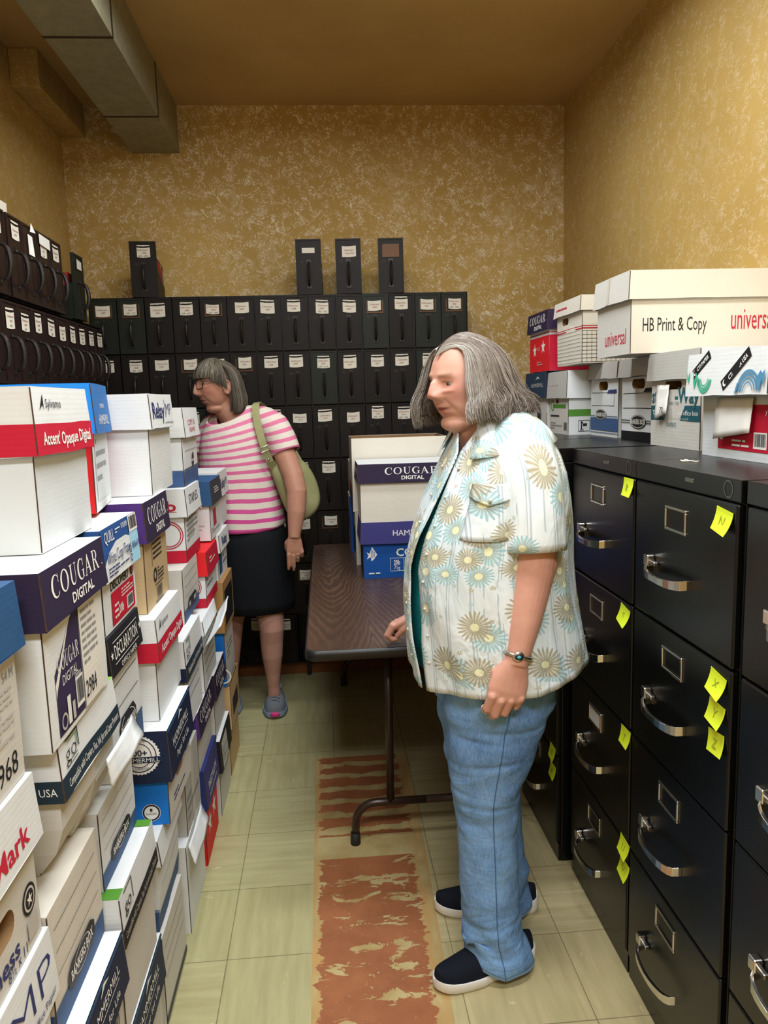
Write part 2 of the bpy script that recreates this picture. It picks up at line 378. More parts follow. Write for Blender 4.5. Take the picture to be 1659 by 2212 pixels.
t = NT('ceiling_paint', .8, 0, .2); t.color(t.mix(t.ramp(t.noise(t.co(), 2.2, 3), .3, .7), lin('b8955a'), lin('c6a468'))); t.bump(t.noise(t.co(), 30, 3), .1, .004)
def floor_material():
    t = NT('floor_tile', .42, 0, .4); v = t.co(); sp = t.n('ShaderNodeSeparateXYZ', i0=v); x, y = sp.outputs[0], sp.outputs[1]
    tx = t.math('DIVIDE', t.math('ADD', x, .317+30*.3048), .3048); ty = t.math('DIVIDE', t.math('SUBTRACT', y, 1.912-30*.3048), .3048)
    fx, fy = t.math('FRACT', tx), t.math('FRACT', ty)
    ed = t.math('MINIMUM', t.math('MINIMUM', fx, t.math('SUBTRACT', 1., fx)), t.math('MINIMUM', fy, t.math('SUBTRACT', 1., fy)))
    line = t.math('LESS_THAN', ed, t.math('MULTIPLY_ADD', t.noise(v, 9), .004, .0025))
    cell = t.n('ShaderNodeCombineXYZ', i0=t.math('FLOOR', tx), i1=t.math('FLOOR', ty))
    rnd = t.n('ShaderNodeTexWhiteNoise', i0=cell).outputs[0]
    a = t.noise(t.mapv(v, (2.2, 26, 1)), 1.6, 4, .6); b = t.noise(t.mapv(v, (26, 2.2, 1)), 1.6, 4, .6)
    st = t.n('ShaderNodeMix'); t.put(st.inputs[0], t.math('GREATER_THAN', rnd, .55)); t.put(st.inputs[2], a); t.put(st.inputs[3], b); st = st.outputs[0]
    side = t.ramp(x, -.15, .4)
    base = t.mix(side, lin('b4ae82'), lin('c2b186'))
    base = t.mix(t.math('MULTIPLY', t.ramp(st, .35, .7), .5), base, lin('8c855c'))
    base = t.mix(t.math('MULTIPLY', t.ramp(rnd, 0, 1), .15), base, lin('98905f'))
    base = t.mix(t.math('MULTIPLY', t.ramp(t.noise(v, 3.1, 4), .5, .75), .3), base, lin('8d7c50'))
    fl = t.math('GREATER_THAN', t.noise(t.mapv(v, (30, 9, 1)), 1.6, 3, .6), .70); fl2 = t.math('GREATER_THAN', t.noise(t.mapv(v, (9, 34, 1), (0, 0, 0), (4, 2, 0)), 1.6, 3, .6), .71)
    base = t.mix(t.math('MULTIPLY', t.math('MAXIMUM', fl, fl2), .5), base, lin('dcd3a4'))
    base = t.mix(t.math('MULTIPLY', line, .62), base, lin('4f4428'))
    # worn strip where tiles are missing: adhesive over old terracotta paint
    wob = t.math('MULTIPLY_ADD', t.noise(t.mapv(v, (.35, 1, 1)), 26, 4, .7), .10, -.05)
    xr = t.ramp(y, 1.55, 2.6); rt = t.math('MULTIPLY_ADD', xr, .035, .255)
    inx = t.math('MULTIPLY', t.math('GREATER_THAN', x, -.088), t.math('LESS_THAN', x, rt))
    strip = t.math('MULTIPLY', inx, t.math('MULTIPLY', t.math('LESS_THAN', y, 3.07), t.math('GREATER_THAN', y, -.5)))
    inner = t.math('MULTIPLY', t.math('GREATER_THAN', t.math('ADD', x, wob), -.068), t.math('LESS_THAN', t.math('ADD', x, wob), t.math('SUBTRACT', rt, .042)))
    nz = t.noise(t.mapv(v, (5, 11, 1)), 1.5, 6, .68, .6)
    band = t.math('SINE', t.math('MULTIPLY_ADD', t.math('ADD', y, t.math('MULTIPLY', t.noise(v, 5, 4), .05)), 2*pi/.098, -.7))
    farr = t.math('GREATER_THAN', t.math('MULTIPLY_ADD', nz, 2.4, t.math('MULTIPLY', band, .55)), 1.02)
    nearr = t.math('GREATER_THAN', t.math('MULTIPLY_ADD', band, .05, nz), .425)
    gap = t.math('MULTIPLY', t.math('GREATER_THAN', y, 2.34), t.math('LESS_THAN', y, 2.47))
    red = t.n('ShaderNodeMix'); t.put(red.inputs[0], t.math('GREATER_THAN', y, 2.4)); t.put(red.inputs[2], nearr); t.put(red.inputs[3], farr)
    red = t.math('MULTIPLY', red.outputs[0], t.math('SUBTRACT', 1., t.math('MULTIPLY', gap, t.math('GREATER_THAN', nz, .36))))
    speck = t.math('GREATER_THAN', t.noise(v, 70, 3, .6), .69)
    red = t.math('MULTIPLY', t.math('MULTIPLY', red, inner), t.math('SUBTRACT', 1., t.math('MULTIPLY', speck, .8)))
    glue = t.mix(t.ramp(t.noise(v, 8, 4), .35, .65), lin('b9a674'), lin('a38a55'))
    edge = t.math('MULTIPLY', strip, t.math('SUBTRACT', 1., inner))
    glue = t.mix(t.math('MULTIPLY', edge, t.ramp(t.noise(t.mapv(v, (20, 3, 1)), 2, 3), .35, .6)), glue, lin('b58f57'))
    rc = t.mix(t.ramp(t.noise(v, 6, 5, .65), .3, .7), lin('87502f'), lin('a4663f'))
    sub = t.mix(red, glue, rc)
    t.color(t.mix(strip, base, sub))
    t.put(t.b.inputs['Roughness'], t.math('MULTIPLY_ADD', strip, .3, t.math('MULTIPLY_ADD', t.noise(v, 14), .25, .28)))
    t.bump(t.math('ADD', t.math('MULTIPLY', line, -1.), t.math('MULTIPLY', strip, t.math('MULTIPLY_ADD', red, -.6, -.6))), .3, .003)
floor_material()
def woodtop():
    t = NT('table_laminate', .36, 0, .45); v = t.co()
    sp = t.n('ShaderNodeSeparateXYZ', i0=v)
    # flat-sawn "cathedral" figure: nested parabolas along the length
    xs = t.math('ABSOLUTE', t.math('SUBTRACT', t.math('PINGPONG', t.math('ADD', sp.outputs[0], .392), .21), .085))
    wob = t.noise(t.mapv(v, (2.2, 1.1, 1)), 1.5, 3)
    c = t.math('ADD', t.math('SUBTRACT', t.math('MULTIPLY', sp.outputs[1], .55), t.math('MULTIPLY', t.math('POWER', xs, 1.5), 7.)), t.math('MULTIPLY', wob, .24))
    wv = t.math('SINE', t.math('MULTIPLY', t.math('ADD', c, t.math('MULTIPLY', t.noise(t.mapv(v, (22, 3, 1)), 1, 4, .6), .13)), 112.))
    line = t.math('MULTIPLY', t.math('POWER', t.math('MULTIPLY_ADD', wv, .5, .5), 2.), t.ramp(t.noise(t.mapv(v, (9, 1.5, 1)), 1, 3), .35, .7))
    grain = t.noise(t.mapv(v, (240, 5, 1)), 1, 3, .7)
    f = t.math('MULTIPLY', t.math('ADD', line, t.math('MULTIPLY', grain, .5)), .55)
    t.color(t.mix(f, lin('38271f'), lin('745743')))
    t.put(t.b.inputs['Roughness'], t.math('MULTIPLY_ADD', t.noise(v, 20, 4), .25, .2))
woodtop()
def duct_material():
    t = NT('galvanised', .5, .2, .5); v = t.co()
    vo = t.n('ShaderNodeTexVoronoi', Vector=v); vo.inputs['Scale'].default_value = 26
    f = t.math('MULTIPLY_ADD', vo.outputs[0], .5, t.math('MULTIPLY', t.noise(v, 4, 4), .6))
    t.color(t.mix(f, lin('77755f'), lin('9a967c'))); t.put(t.b.inputs['Roughness'], t.math('MULTIPLY_ADD', t.noise(v, 9), .3, .38))
duct_material()
XL, XR, Y0, Y1, ZC = -1.305, 1.372, -1.6, 4.36, 3.045
def slab(name, lo, hi, mat, **k):
    m = MB(); m.box(lo, hi, mat); return struct(m.build(name, **k))
slab('floor', (XL-.1, Y0-.1, -.1), (XR+.1, Y1+.1, 0), 'floor_tile')
slab('ceiling', (XL-.1, Y0-.1, ZC), (XR+.1, Y1+.1, ZC+.1), 'ceiling_paint')
slab('wall_back', (XL-.1, Y1, 0), (XR+.1, Y1+.1, ZC), 'wall_paint')
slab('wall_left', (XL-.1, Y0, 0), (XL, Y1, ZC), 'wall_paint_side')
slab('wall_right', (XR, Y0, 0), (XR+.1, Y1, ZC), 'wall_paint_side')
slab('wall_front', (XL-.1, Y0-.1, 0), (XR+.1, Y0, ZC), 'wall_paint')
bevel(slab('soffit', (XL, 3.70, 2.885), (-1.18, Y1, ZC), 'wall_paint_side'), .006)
m = MB(); m.box((-1.0, 4.115, 0), (.75, 4.35, .076), 'baseboard_wood'); o = m.build('baseboard_back'); struct(o); bevel(o, .004)
# air duct under the ceiling
d = thing('air_duct', 'long galvanised rectangular air duct running under the ceiling to the back wall', 'air duct', (-.825, 2.0, 2.807))
m = MB(); Yn, Yf = -3.4, 2.359
for a, b in ((Yn, -.6), (-.597, 1.05), (1.053, 1.83), (1.833, Yf)):
    m.box((-.121, a, 0), (.121, b, .237), 'galvanised')
m.build('duct_body', d)
for yy in (-.6, 1.05, 1.83): m = MB(); m.box((-.1235, yy-.004, -.002), (.1235, yy+.010, .237), 'duct_seam'); m.build('seam_band', d)
m = MB()
fr = (Vector((-.1, .2, -.0012)), Vector((0, 1, 0)), Vector((1, 0, 0)), Vector((0, 0, -1)))
put(m, fr, .8, .2, [('t', .2, .7, .09, 'MADE IN', 'duct_seam'), ('t', .28, .5, .09, '26 GA', 'duct_seam'), ('x', .1, .2, .5, .4, 2, 'duct_seam')])
m.build('stencil_mark', d)
# ================================================================ filing cabinets
PX = .722
def cabinet_proto():
    t = thing('filing_cabinet', '', 'filing cabinet', (PX, 0, 0))
    W = .456; m = MB()
    m.box((.014, -W/2, .0), (.645, W/2, 1.286), 'cab_black'); o = m.build('body', t); bevel(o, .003)
    m = MB(); m.box((.002, -W/2, 1.288), (.648, W/2, 1.328), 'cab_black')
    m.box((.0005, -.052, 1.304), (.003, -.018, 1.313), 'dull_metal')
    fr = (Vector((.0019, 0, 1.308)), Vector((0, -1, 0)), Vector((0, 0, 1)), Vector((-1, 0, 0)))
    put(m, fr, .2, .02, [('o', .93, 0, .8, .12, 'dull_metal')])
    o = m.build('top_rail', t); bevel(o, .004)
    m = MB(); m.box((.006, -W/2+.004, 0), (.02, W/2-.004, .058), 'cab_black'); m.build('kick_plate', t)
    for i, (a, b) in enumerate(((.980, 1.284), (.663, .975), (.357, .659), (.062, .353))):
        m = MB(); m.box((0, -W/2+.006, a), (.016, W/2-.006, b), 'cab_black'); dr = m.build('drawer', t); bevel(dr, .004)
        zf = b-.064; yc = .015
        m = MB()
        for lo, hi in (((-.0035, yc-.048, zf-.026), (.001, yc+.048, zf-.020)), ((-.0035, yc-.048, zf+.020), (.001, yc+.048, zf+.026)), ((-.0035, yc-.048, zf-.020), (.001, yc-.041, zf+.020)), ((-.0035, yc+.041, zf-.020), (.001, yc+.048, zf+.020))): m.box(lo, hi, 'chrome')
        o = m.build('label_frame', dr); bevel(o, .0015)
        zh = b-.187; m = MB(); yh = .032
        pts = [(-.004-.034*math.sin(pi*k/12)**.7, yh+.087*cos(pi*k/12), zh-.004*sin(pi*k/12)) for k in range(13)]
        vs = []
        for p in pts:
            hgt = .0065+.0035*abs(p[1]-yh)/.087
            vs.append([Vector((p[0]-.003, p[1], p[2]-hgt)), Vector((p[0]+.004, p[1], p[2]-hgt)), Vector((p[0]+.004, p[1], p[2]+hgt)), Vector((p[0]-.003, p[1], p[2]+hgt))])
        m.loft(vs, 'chrome')
        o = m.build('handle', dr, smooth=False); bevel(o, .002)
        m = MB(); m.box((-.018, yh+.080, zh+.004), (.0, yh+.102, zh+.030), 'chrome'); m.box((-.012, yh+.060, zh+.008), (.0, yh+.085, zh+.018), 'dull_metal'); o = m.build('latch', dr); bevel(o, .003)
    return t
def kids(o): return [x for x in bpy.data.objects if x.parent == o]
def copy_tree(o, parent=None):
    c = o.copy(); C.objects.link(c)
    if parent: c.parent = parent
    for ch in kids(o): copy_tree(ch, c)
    return c
cab = cabinet_proto(); cabs = {}
CL = {'C': (1.512, 0, 'near black filing cabinet beside the floral shirt, with four yellow notes'), 'B': (1.970, .0, 'second black filing cabinet from the front, five yellow notes on its drawers'),
      'A': (2.466, -.030, 'black filing cabinet half hidden behind the woman in the floral shirt'), 'D': (1.044, .004, 'nearest black filing cabinet, cut off by the right edge of the photo'),
      'E': (2.935, -.02, 'black filing cabinet under the green striped box, beside the table end'), 'F': (3.40, -.02, 'farthest black filing cabinet, in the back right corner under the navy lidded box')}
for k, (yc, dxx, lb) in CL.items():
    c = cab if k == 'C' else copy_tree(cab)
    c.location = (PX+dxx, yc, 0); tag(c, lb, 'filing cabinet', 'black four-drawer filing cabinets along the right wall'); cabs[k] = c
dr3 = [o for o in kids(cabs['B']) if o.name.startswith('drawer')]
m = MB(); m.box((-.0015, -.026, .575), (.0005, .056, .615), 'paper_white'); m.build('label_card', dr3[2], label='white index card')
def note(x, y, z, rx, s, label):
    m = MB(); W, H = .058, .043; vs = []; n = 6
    for j in range(n+1):
        for i in range(n+1):
            u, v = i/n, j/n; vs.append((-.002-.012*(1-v)**2*(.6+.4*u)*(1+.3*rx), W*(.5-u), H*(v-.5)))
    m.add(vs, [(j*(n+1)+i, j*(n+1)+i+1, (j+1)*(n+1)+i+1, (j+1)*(n+1)+i) for j in range(n) for i in range(n)], 'sticky_yellow')
    fr = (Vector((-.0108, W*.5, -H*.5)), Vector((0, -1, 0)), Vector((.22, 0, 1)).normalized(), Vector((-1, 0, 0)))
    put_text(m, fr, W*.5, H*.5, H*.42, s, 'pencil', .0)
    o = m.build('sticky_note'); o.location = (x, y, z); o.rotation_euler = (rx*.14, 0, 0)
    md = o.modifiers.new('thick', 'SOLIDIFY'); md.thickness = .0006
    tag(o, label, 'note', 'yellow sticky notes on the filing cabinets')
FX = PX
for x, y, z, r, s, lb in ((FX, 1.332, 1.249, .9, 'N', 'yellow sticky note with letter N on the top drawer of the near cabinet'),
    (FX, 1.334, .938, 1, 'X', 'yellow sticky note with letter X, topmost of three on the second drawer'), (FX, 1.334, .880, .6, 'Y', 'yellow sticky note with letter Y, middle of three on the second drawer'),
    (FX, 1.331, .822, -.7, 'Z', 'yellow sticky note with letter Z, lowest of three on the second drawer'),
    (FX, 1.775, 1.262, 0, 'R', 'yellow sticky note with letter R on the top drawer of the second cabinet'), (FX, 1.785, .944, 1.2, 'S', 'yellow sticky note with letter S on the second drawer of the second cabinet'),
    (FX, 1.766, .637, 0, 'T', 'yellow sticky note on the third drawer, to the right of the white index card'), (FX, 1.761, .343, .6, 'U', 'upper yellow sticky note on the bottom drawer of the second cabinet'),
    (FX, 1.759, .285, .6, 'V', 'lower yellow sticky note on the bottom drawer of the second cabinet'),
    (FX-.03, 2.278, 1.258, 0, 'K', 'yellow sticky note just behind the floral sleeve, on the half hidden cabinet'), (FX-.03, 2.29, .652, .8, 'L', 'yellow sticky note beside the hip of the blue jeans, on the half hidden cabinet'),
    (FX-.03, 2.28, .355, 0, 'M', 'upper of two dim yellow notes behind the blue jeans'), (FX-.03, 2.276, .293, 0, 'P', 'lower of two dim yellow notes behind the blue jeans')):
    note(x, y, z, r, s, lb)
m = MB(); m.tube([(.81+.008*cos(a*.6)*(1+.1*a), 1.675+.012*sin(a*.5)-.002*a, 1.3295+.001*(a % 3)) for a in range(11)], .0016, 'paper', 6)
tag(m.build('bent_twist_tie', smooth=True), 'small curled cream twist tie lying on the cabinet top', 'twist tie')
# ================================================================ document file boxes
FW, FH, FD = .1295, .271, .272
def file_front(variant):
    mat = variant; m = MB()
    m.box((-FW/2, 0, 0), (FW/2, .010, FH), mat)
    # raised border frame
    e = .008
    for lo, hi in (((-FW/2, -.003, 0), (FW/2, .0, e)), ((-FW/2, -.003, FH-e), (FW/2, .0, FH)), ((-FW/2, -.003, e), (-FW/2+e, .0, FH-e)), ((FW/2-e, -.003, e), (FW/2, .0, FH-e))): m.box(lo, hi, mat)
    return m
def handle_mesh():
    m = MB(); z0, z1 = .040, .158
    pts = [(0, -.002, z0)]+[(0, -.006-.030*sin(pi*k/10)**.8, z0+.004+(z1-z0-.008)*(1-cos(pi*k/10))/2) for k in range(11)]+[(0, -.002, z1)]
    m.tube(pts, [.007]+[.0052+.0035*sin(pi*k/10) for k in range(11)]+[.007], 'file_handle', 8, True, .75, (1, 0, 0))
    for z in (z0-.012, z1-.002): m.box((-.011, -.0035, z), (.011, .001, z+.014), 'file_handle')
    return m
def label_mesh(text, seed, kind):
    rr = random.Random(seed); m = MB(); w, h = .034+rr.uniform(-.003, .003), .026+rr.uniform(-.002, .003); zc = .213+rr.uniform(-.008, .008); xc = rr.uniform(-.006, .006)
    y = -.0022; c = .003
    top = [(-w+2*w*i/6, h+c*(abs(i-3)/3)**2-c) for i in range(6, -1, -1)]; bot = [(-w+2*w*i/6, -h-c*(1-(abs(i-3)/3)**2)+c) for i in range(7)]
    fr = (Vector((xc, -.001, zc)), Vector((1, 0, rr.uniform(-.05, .05))).normalized(), Vector((0, 0, 1)), Vector((0, -1, 0)))
    m.poly([[(p[0], p[1]) for p in bot+top]], fr, 'paper', .002)
    if kind != 2 and rr.random() < .8:
        m.poly([[(-w*.95, h+.006), (-w*.1, h+.0055), (0, h+.0035), (w*.1, h+.0055), (w*.95, h+.006), (w*.95, h+.011), (-w*.95, h+.012)]], fr, 'paper', .002)
    lines = text.split('|')
    for i, s in enumerate(lines):
        put_text(m, fr, rr.uniform(-.004, .004), .010-.015*i-(.003 if len(lines) < 3 else 0)+.003*(len(lines) == 3), .0085, s, 'pen_red' if i < 2 else 'pen_dark', .0028, min(.052, .008*len(s)) if i == 0 else None, 0, .3)
    return m
MESH = {}
def mesh_of(key, fn):
    if key not in MESH:
        o = fn().build(key); MESH[key] = o.data; bpy.data.objects.remove(o)
    return MESH[key]
def part(name, me, parent, loc=(0, 0, 0)):
    o = bpy.data.objects.new(name, me); C.objects.link(o); o.parent = parent; o.location = loc; return o
def holder_mesh():
    m = MB(); w, h, e, zc = .043, .035, .006, .212
    for lo, hi in (((-w, -.004, zc-h), (w, .001, zc-h+e)), ((-w, -.004, zc-h+e), (-w+e, .001, zc+h-e)), ((w-e, -.004, zc-h+e), (w, .001, zc+h-e))): m.box(lo, hi, 'brass_frame')
    return m
def file_box(label, loc, rz, text, i, variant='file_dark', loose=None, group=None, holder=False, num=''):
    t = thing('document_file_box', label, 'file box', loc, rz, group)
    def front():
        m = file_front(variant)
        if num: 
            fr = (Vector((0, -.0004, 0)), Vector((1, 0, 0)), Vector((0, 0, 1)), Vector((0, -1, 0))); put_text(m, fr, -.035, .160, .009, num, 'stencil', .0006)
        return m
    part('front_panel', mesh_of('front_panel_'+variant+num, front), t)
    def shell():
        m = MB()
        if loose:
            for sx in (-1, 1):
                x0, x1 = sorted((sx*FW/2*.97, sx*FW/2*.97-sx*.002))
                m.add([(x0, .01, 0), (x1, .01, 0), (x1, FD, 0), (x0, FD, 0), (x0, .01, .15), (x1, .01, .15), (x1, FD, .075), (x0, FD, .075)], [(0, 3, 2, 1), (4, 5, 6, 7), (0, 1, 5, 4), (1, 2, 6, 5), (2, 3, 7, 6), (3, 0, 4, 7)], variant)
            m.box((-FW/2*.97, .01, 0), (FW/2*.97, FD, .003), variant); m.box((-FW/2*.97, FD-.003, 0), (FW/2*.97, FD, .09), variant)
        else: m.box((-FW/2*.97, .01, .002), (FW/2*.97, FD, FH-.004), variant)
        return m
    part('shell', mesh_of('shell_%s_%s' % (variant, bool(loose)), shell), t)
    part('handle', mesh_of('file_handle', handle_mesh), t)
    if holder: part('label_holder', mesh_of('label_holder', holder_mesh), t)
    if text: label_mesh(text, i, 2 if holder else 0).build('paper_label', t)
    if loose:
        m = MB(); rr = random.Random(i)
        for k in range(7):
            yy = .03+k*.032; m.box((-FW/2*.9, yy, .004), (FW/2*.9, yy+.020, .20+rr.uniform(-.012, .012)-.004*k), loose)
        m.build('folders', t)
        m = MB(); m.tube([(FW/2*.9, .05, .20), (FW/2*.9, FD-.03, .19), (FW/2*.9, FD-.012, .17), (FW/2*.9, FD-.004, .05)], .0028, 'dull_metal', 6); m.build('follower_rod', t)
    return t
# steel rack on the back wall
BX0, BP, BZ, RP, BY = -1.150, .13685, .080, .2788, 4.062
rk = thing('steel_rack', 'black steel rack across the back wall filled with rows of file boxes', 'rack', (0, BY, 0))
m = MB(); m.box((BX0-.004, .01, BZ+7*RP-.004), (BX0+14*BP+.004, .285, BZ+7*RP), 'black_metal')
for r in range(7): m.box((BX0, .012, BZ+r*RP-.004), (BX0+14*BP, .285, BZ+r*RP), 'black_metal')
m.build('shelf', rk)
m = MB(); m.box((BX0-.004, .004, BZ-.004), (BX0, .285, BZ+7*RP), 'black_metal'); m.build('side_panel', rk); m = MB(); m.box((BX0+14*BP, .004, BZ-.004), (BX0+14*BP+.004, .285, BZ+7*RP), 'black_metal'); m.build('side_panel', rk)
m = MB(); m.box((BX0, .28, BZ), (BX0+14*BP, .285, BZ+7*RP), 'black_metal'); m.build('back_panel', rk)
m = MB()
for i in range(1, 14): m.box((BX0+i*BP-.002, .014, BZ), (BX0+i*BP+.002, .285, BZ+7*RP-.005), 'black_metal')
m.build('divider', rk)
def frm(x0, x1, y0, y1, z0, z1, e=.03):
    m = MB(); 
    for x in (x0, x1-e):
        for y in (y0, y1-e): m.box((x, y, z0), (x+e, y+e, z1), 'black_metal')
    return m
m = frm(BX0, BX0+14*BP, .03, .28, 0, BZ-.005, .026); 
m.box((-.145, .02, 0), (-.12, .045, BZ-.005), 'black_metal'); m.build('foot', rk)
words = ['first', 'second', 'third', 'fourth', 'fifth', 'sixth', 'seventh', 'eighth', 'ninth', 'tenth', 'eleventh', 'twelfth', 'thirteenth', 'fourteenth']
rown = ['top row', 'second row down', 'third row down', 'fourth row down', 'third row up', 'second row up', 'bottom row']
years = [['1889', '1897', '1896', '1896', '1898', '1897', '1897', '1898', '1899', '1899', '1899', '1900', '1901', '1902'], ['1903', '1908', '1909', '1909', '1906', '1906', '1906', '1907', '1907', '1907', '1907', '1908', '1909', '1910'],
         ['1910', '1911', '1911', '1912', '1912', '1912', '1913', '1913', '1913', '1912', '1914', '1914', '1914', '1915'], ['1915', '1915', '1916', '1916', '1916', '1916', '1916', '1917', '1917', '1917', '1918', '1918', '1918', '1919']]
green = {(0, 10), (0, 12), (0, 1), (0, 13), (1, 8), (1, 12), (0, 0), (2, 3)}; hold = {(0, 4), (0, 10), (0, 12), (0, 13), (0, 1), (1, 3), (1, 5), (4, 8), (5, 7), (0, 0)}
for r in range(7):
    for c in range(14):
        if (r, c) == (6, 7): continue
        rr = random.Random(r*31+c); yr = years[r][c] if r < 4 else str(1920+(r-4)*3+c // 5)
        tx = 'Chancery|'+yr+('|%d - %d' % (rr.randint(200, 500), rr.randint(501, 990)) if rr.random() < .3 else '')
        file_box('dark file box marked %s, back rack %s, %s from left' % (yr, rown[r], words[c]), (BX0+(c+.5)*BP+rr.uniform(-.001, .001), BY+rr.uniform(-.003, .004), BZ+(6-r)*RP+.001), 0, tx, r*31+c,
                 'file_green' if (r, c) in green else 'file_dark', None, 'document file boxes in the back rack', (r, c) in hold, str(rr.randint(110, 299)) if rr.random() < .4 else '')
ZT = BZ+7*RP
for i, (x, lb, tx, fo, hd, a) in enumerate(((-.868, 'lone dark file box with red folders standing on top of the back rack at left', 'Chancery|1908|400 - 478', 'folder_red', False, .07), (-.044, 'dark file box with a blank pale label, leftmost of three together on the back rack', '', 'folder_tan', False, -.03),
    (.158, 'dark file box with a two-piece white label, middle of three on the back rack', 'Chancery|Case files', 'folder_tan', False, -.05), (.376, 'dark file box with a brown paper label, rightmost of three on the back rack', '', 'folder_tan', True, -.07))):
    b = file_box(lb, (x, BY+.006, ZT+.0005), a, tx, 700+i, 'file_dark', fo, 'loose file boxes standing on the racks', hd, str(220+i))
    if i == 1:
        m = MB(); m.box((-.032, -.002, .203), (.032, -.0004, .228), 'paper'); m.build('paper_label', b)
    if i == 3:
        m = MB(); m.box((-.037, -.0015, .18), (.037, -.0004, .242), 'brass_frame'); m.build('paper_label', b, label='brown blank label')
# rack along the left wall
LX = -1.020; LZ = 1.572
lr = thing('steel_rack', 'black steel rack along the left wall behind the white carton stacks', 'rack', (0, 0, 0))
m = MB()
for z in (.10, .60, 1.10, LZ-.006, LZ+.2825): m.box((XL+.008, 2.30, z), (LX-.012, 3.80, z+.005), 'black_metal')
m.build('shelf', lr); m = MB(); m.box((XL+.001, 2.30, .02), (XL+.004, 3.80, LZ+.287), 'black_metal'); m.build('back_panel', lr)
for y in (2.28, 3.80): m = MB(); m.box((XL+.004, y, 0), (LX-.008, y+.012, LZ+.287), 'black_metal'); m.build('side_panel', lr)
FDs = FD
for i in range(11):
    y = 3.722-i*.1285
    file_box('maroon black steel file box in the left rack, %s from its far end' % words[i], (LX, y, LZ+.0005), R(90), 'Chancery|19%02d|%d' % (2+i, 300+17*i), 900+i, 'file_maroon', None, 'file boxes in the left rack', False)
for i, (y, lb, tx, fo, a) in enumerate(((3.475, 'farthest loose file box on the left rack, plain side with red folders behind it', '', 'folder_red', .0), (3.195, 'loose file box on the left rack beside the red folders', 'Chancery|1931', 'folder_red', .02), (3.062, 'loose file box with a wide white label on the left rack', 'Chancery|1932|rec', 'folder_red', 0),
    (2.925, 'loose file box with a curled white tag on the left rack', '', 'folder_tan', 0), (2.79, 'loose file box at the left edge, cream papers sticking up behind it', 'Chancery|1930', 'folder_tan', 0), (2.64, 'loose file box cut off by the left edge of the photo', 'Chancery|1929', 'folder_tan', 0))):
    b = file_box(lb, (LX+.004, y, LZ+.2885), R(90)+a, tx, 950+i, 'file_maroon' if i else 'file_green', fo, 'loose file boxes standing on the racks')
    m = MB()
    if i == 0: m.poly([[(-.03, .01), (.035, .01), (.035, .045), (-.026, .05)]], (Vector((0, -.0025, .20)), Vector((1, 0, 0)), Vector((0, 0, 1)), Vector((0, -1, 0))), 'paper', .002)
    if i == 2: m.poly([[(-.055, 0), (.055, -.006), (.055, .032), (-.055, .036)]], (Vector((0, -.0045, .226)), Vector((1, 0, 0)), Vector((0, 0, 1)), Vector((0, -1, 0))), 'paper_white', .003)
    if i == 3: m.add([(-.02, -.004, .17), (.012, -.012, .165), (.016, -.006, .235), (-.018, -.003, .24), (.0, -.006, .25), (.03, -.014, .25), (.02, -.004, .285)], [(0, 1, 2, 3), (4, 5, 6)], 'paper_white')
    if i == 4:
        for k in range(4): m.box((-.055+.01*k, .035+k*.03, .18), (.05, .045+k*.03, .325-.012*k), 'paper')
    if m.v: m.build('loose_paper', b)
# ================================================================ cartons, left stacks
GL = 'paper cartons stacked along the left side'
def L(label, X, a, b, z0, z1, body='white_card', lid=None, lh=.09, p={}, lp={}, dx=.43, rz=0, **k):
    ov = .007 if lid else 0
    return carton('paper_carton', label, X-ov-dx/2, (a+b)/2, z0, dx, b-a-2*ov, z1-z0, body, lid, lh, p, lp, rz, GL, **k)
cougar = [('s', .50, .63, .40, 'COUGAR', 'ink_white', .76), ('T', .56, .22, .19, 'DIGITAL', 'ink_white', .36), ('o', .93, .48, .02, 1, 'ink_white')]
accent = {'*': 'white_card'}
def accent_lid(f): return [('r', 0, 0, 1, .46, 'red_card')] + ([('d', [(.10, .66), (.17, .90), (.17, .66), (.155, .74)], 'ink_black'), ('t', .33, .76, .13, 'Sylvamo', 'ink_black', .26), ('T', .52, .24, .19, "Accent' Opaque Digital", 'ink_white', .84)] if f == '+x' else [])
def seal(cx, cy, r, W=1, fg='ink_white', bg='navy_card', t1='100+', t2='HAMMERMILL'):
    s = [('d', [(cx+(r*(1.0 if j % 2 else .94))*cos(j*pi/36)*W, cy+(r*(1.0 if j % 2 else .94))*sin(j*pi/36)) for j in range(72)], fg), ('o', cx, cy, r*.86, .06, bg), ('o', cx, cy, r*.62, .06, bg)]
    if t1: s += [('T', cx, cy+r*.12, r*.30, t1, bg, r*.8*W), ('t', cx, cy+r*.73, r*.13, 'MADE IN USA', bg, r*.8*W)]
    return s + [('r', cx-r*1.12*W, cy-r*.38, cx+r*1.12*W, cy-r*.08, bg), ('t', cx, cy-r*.23, r*.2, t2, fg, r*1.9*W), ('t', cx, cy-r*.66, r*.12, '100% GUARANTEED', bg, r*.9*W)]
def bankers(label=True, band='bankblue_card'):
    s = [('r', 0, .0, 1, .20, band), ('r', 0, .205, 1, .218, 'ink_blue'), ('r', 0, .22, 1, .228, 'ink_black')]
    s += [('r', .08, y, .92, y+.006, 'ink_black') for y in (.82, .64, .46)]
    if label: s += [('d', [(.22, .20), (.30, .14), (.70, .14), (.78, .20), (.78, .31), (.70, .37), (.30, .37), (.22, .31)], 'ink_black'), ('o', .5, .255, .105, .05, 'ink_white', 0, 360, 2.0), ('T', .5, .255, .085, 'BANKERS BOX', 'ink_white', .46)]
    return s
def mono(d=None):  # round paper-mill emblem
    return [('o', .5, .5, .5, .2, 'ink_black')]
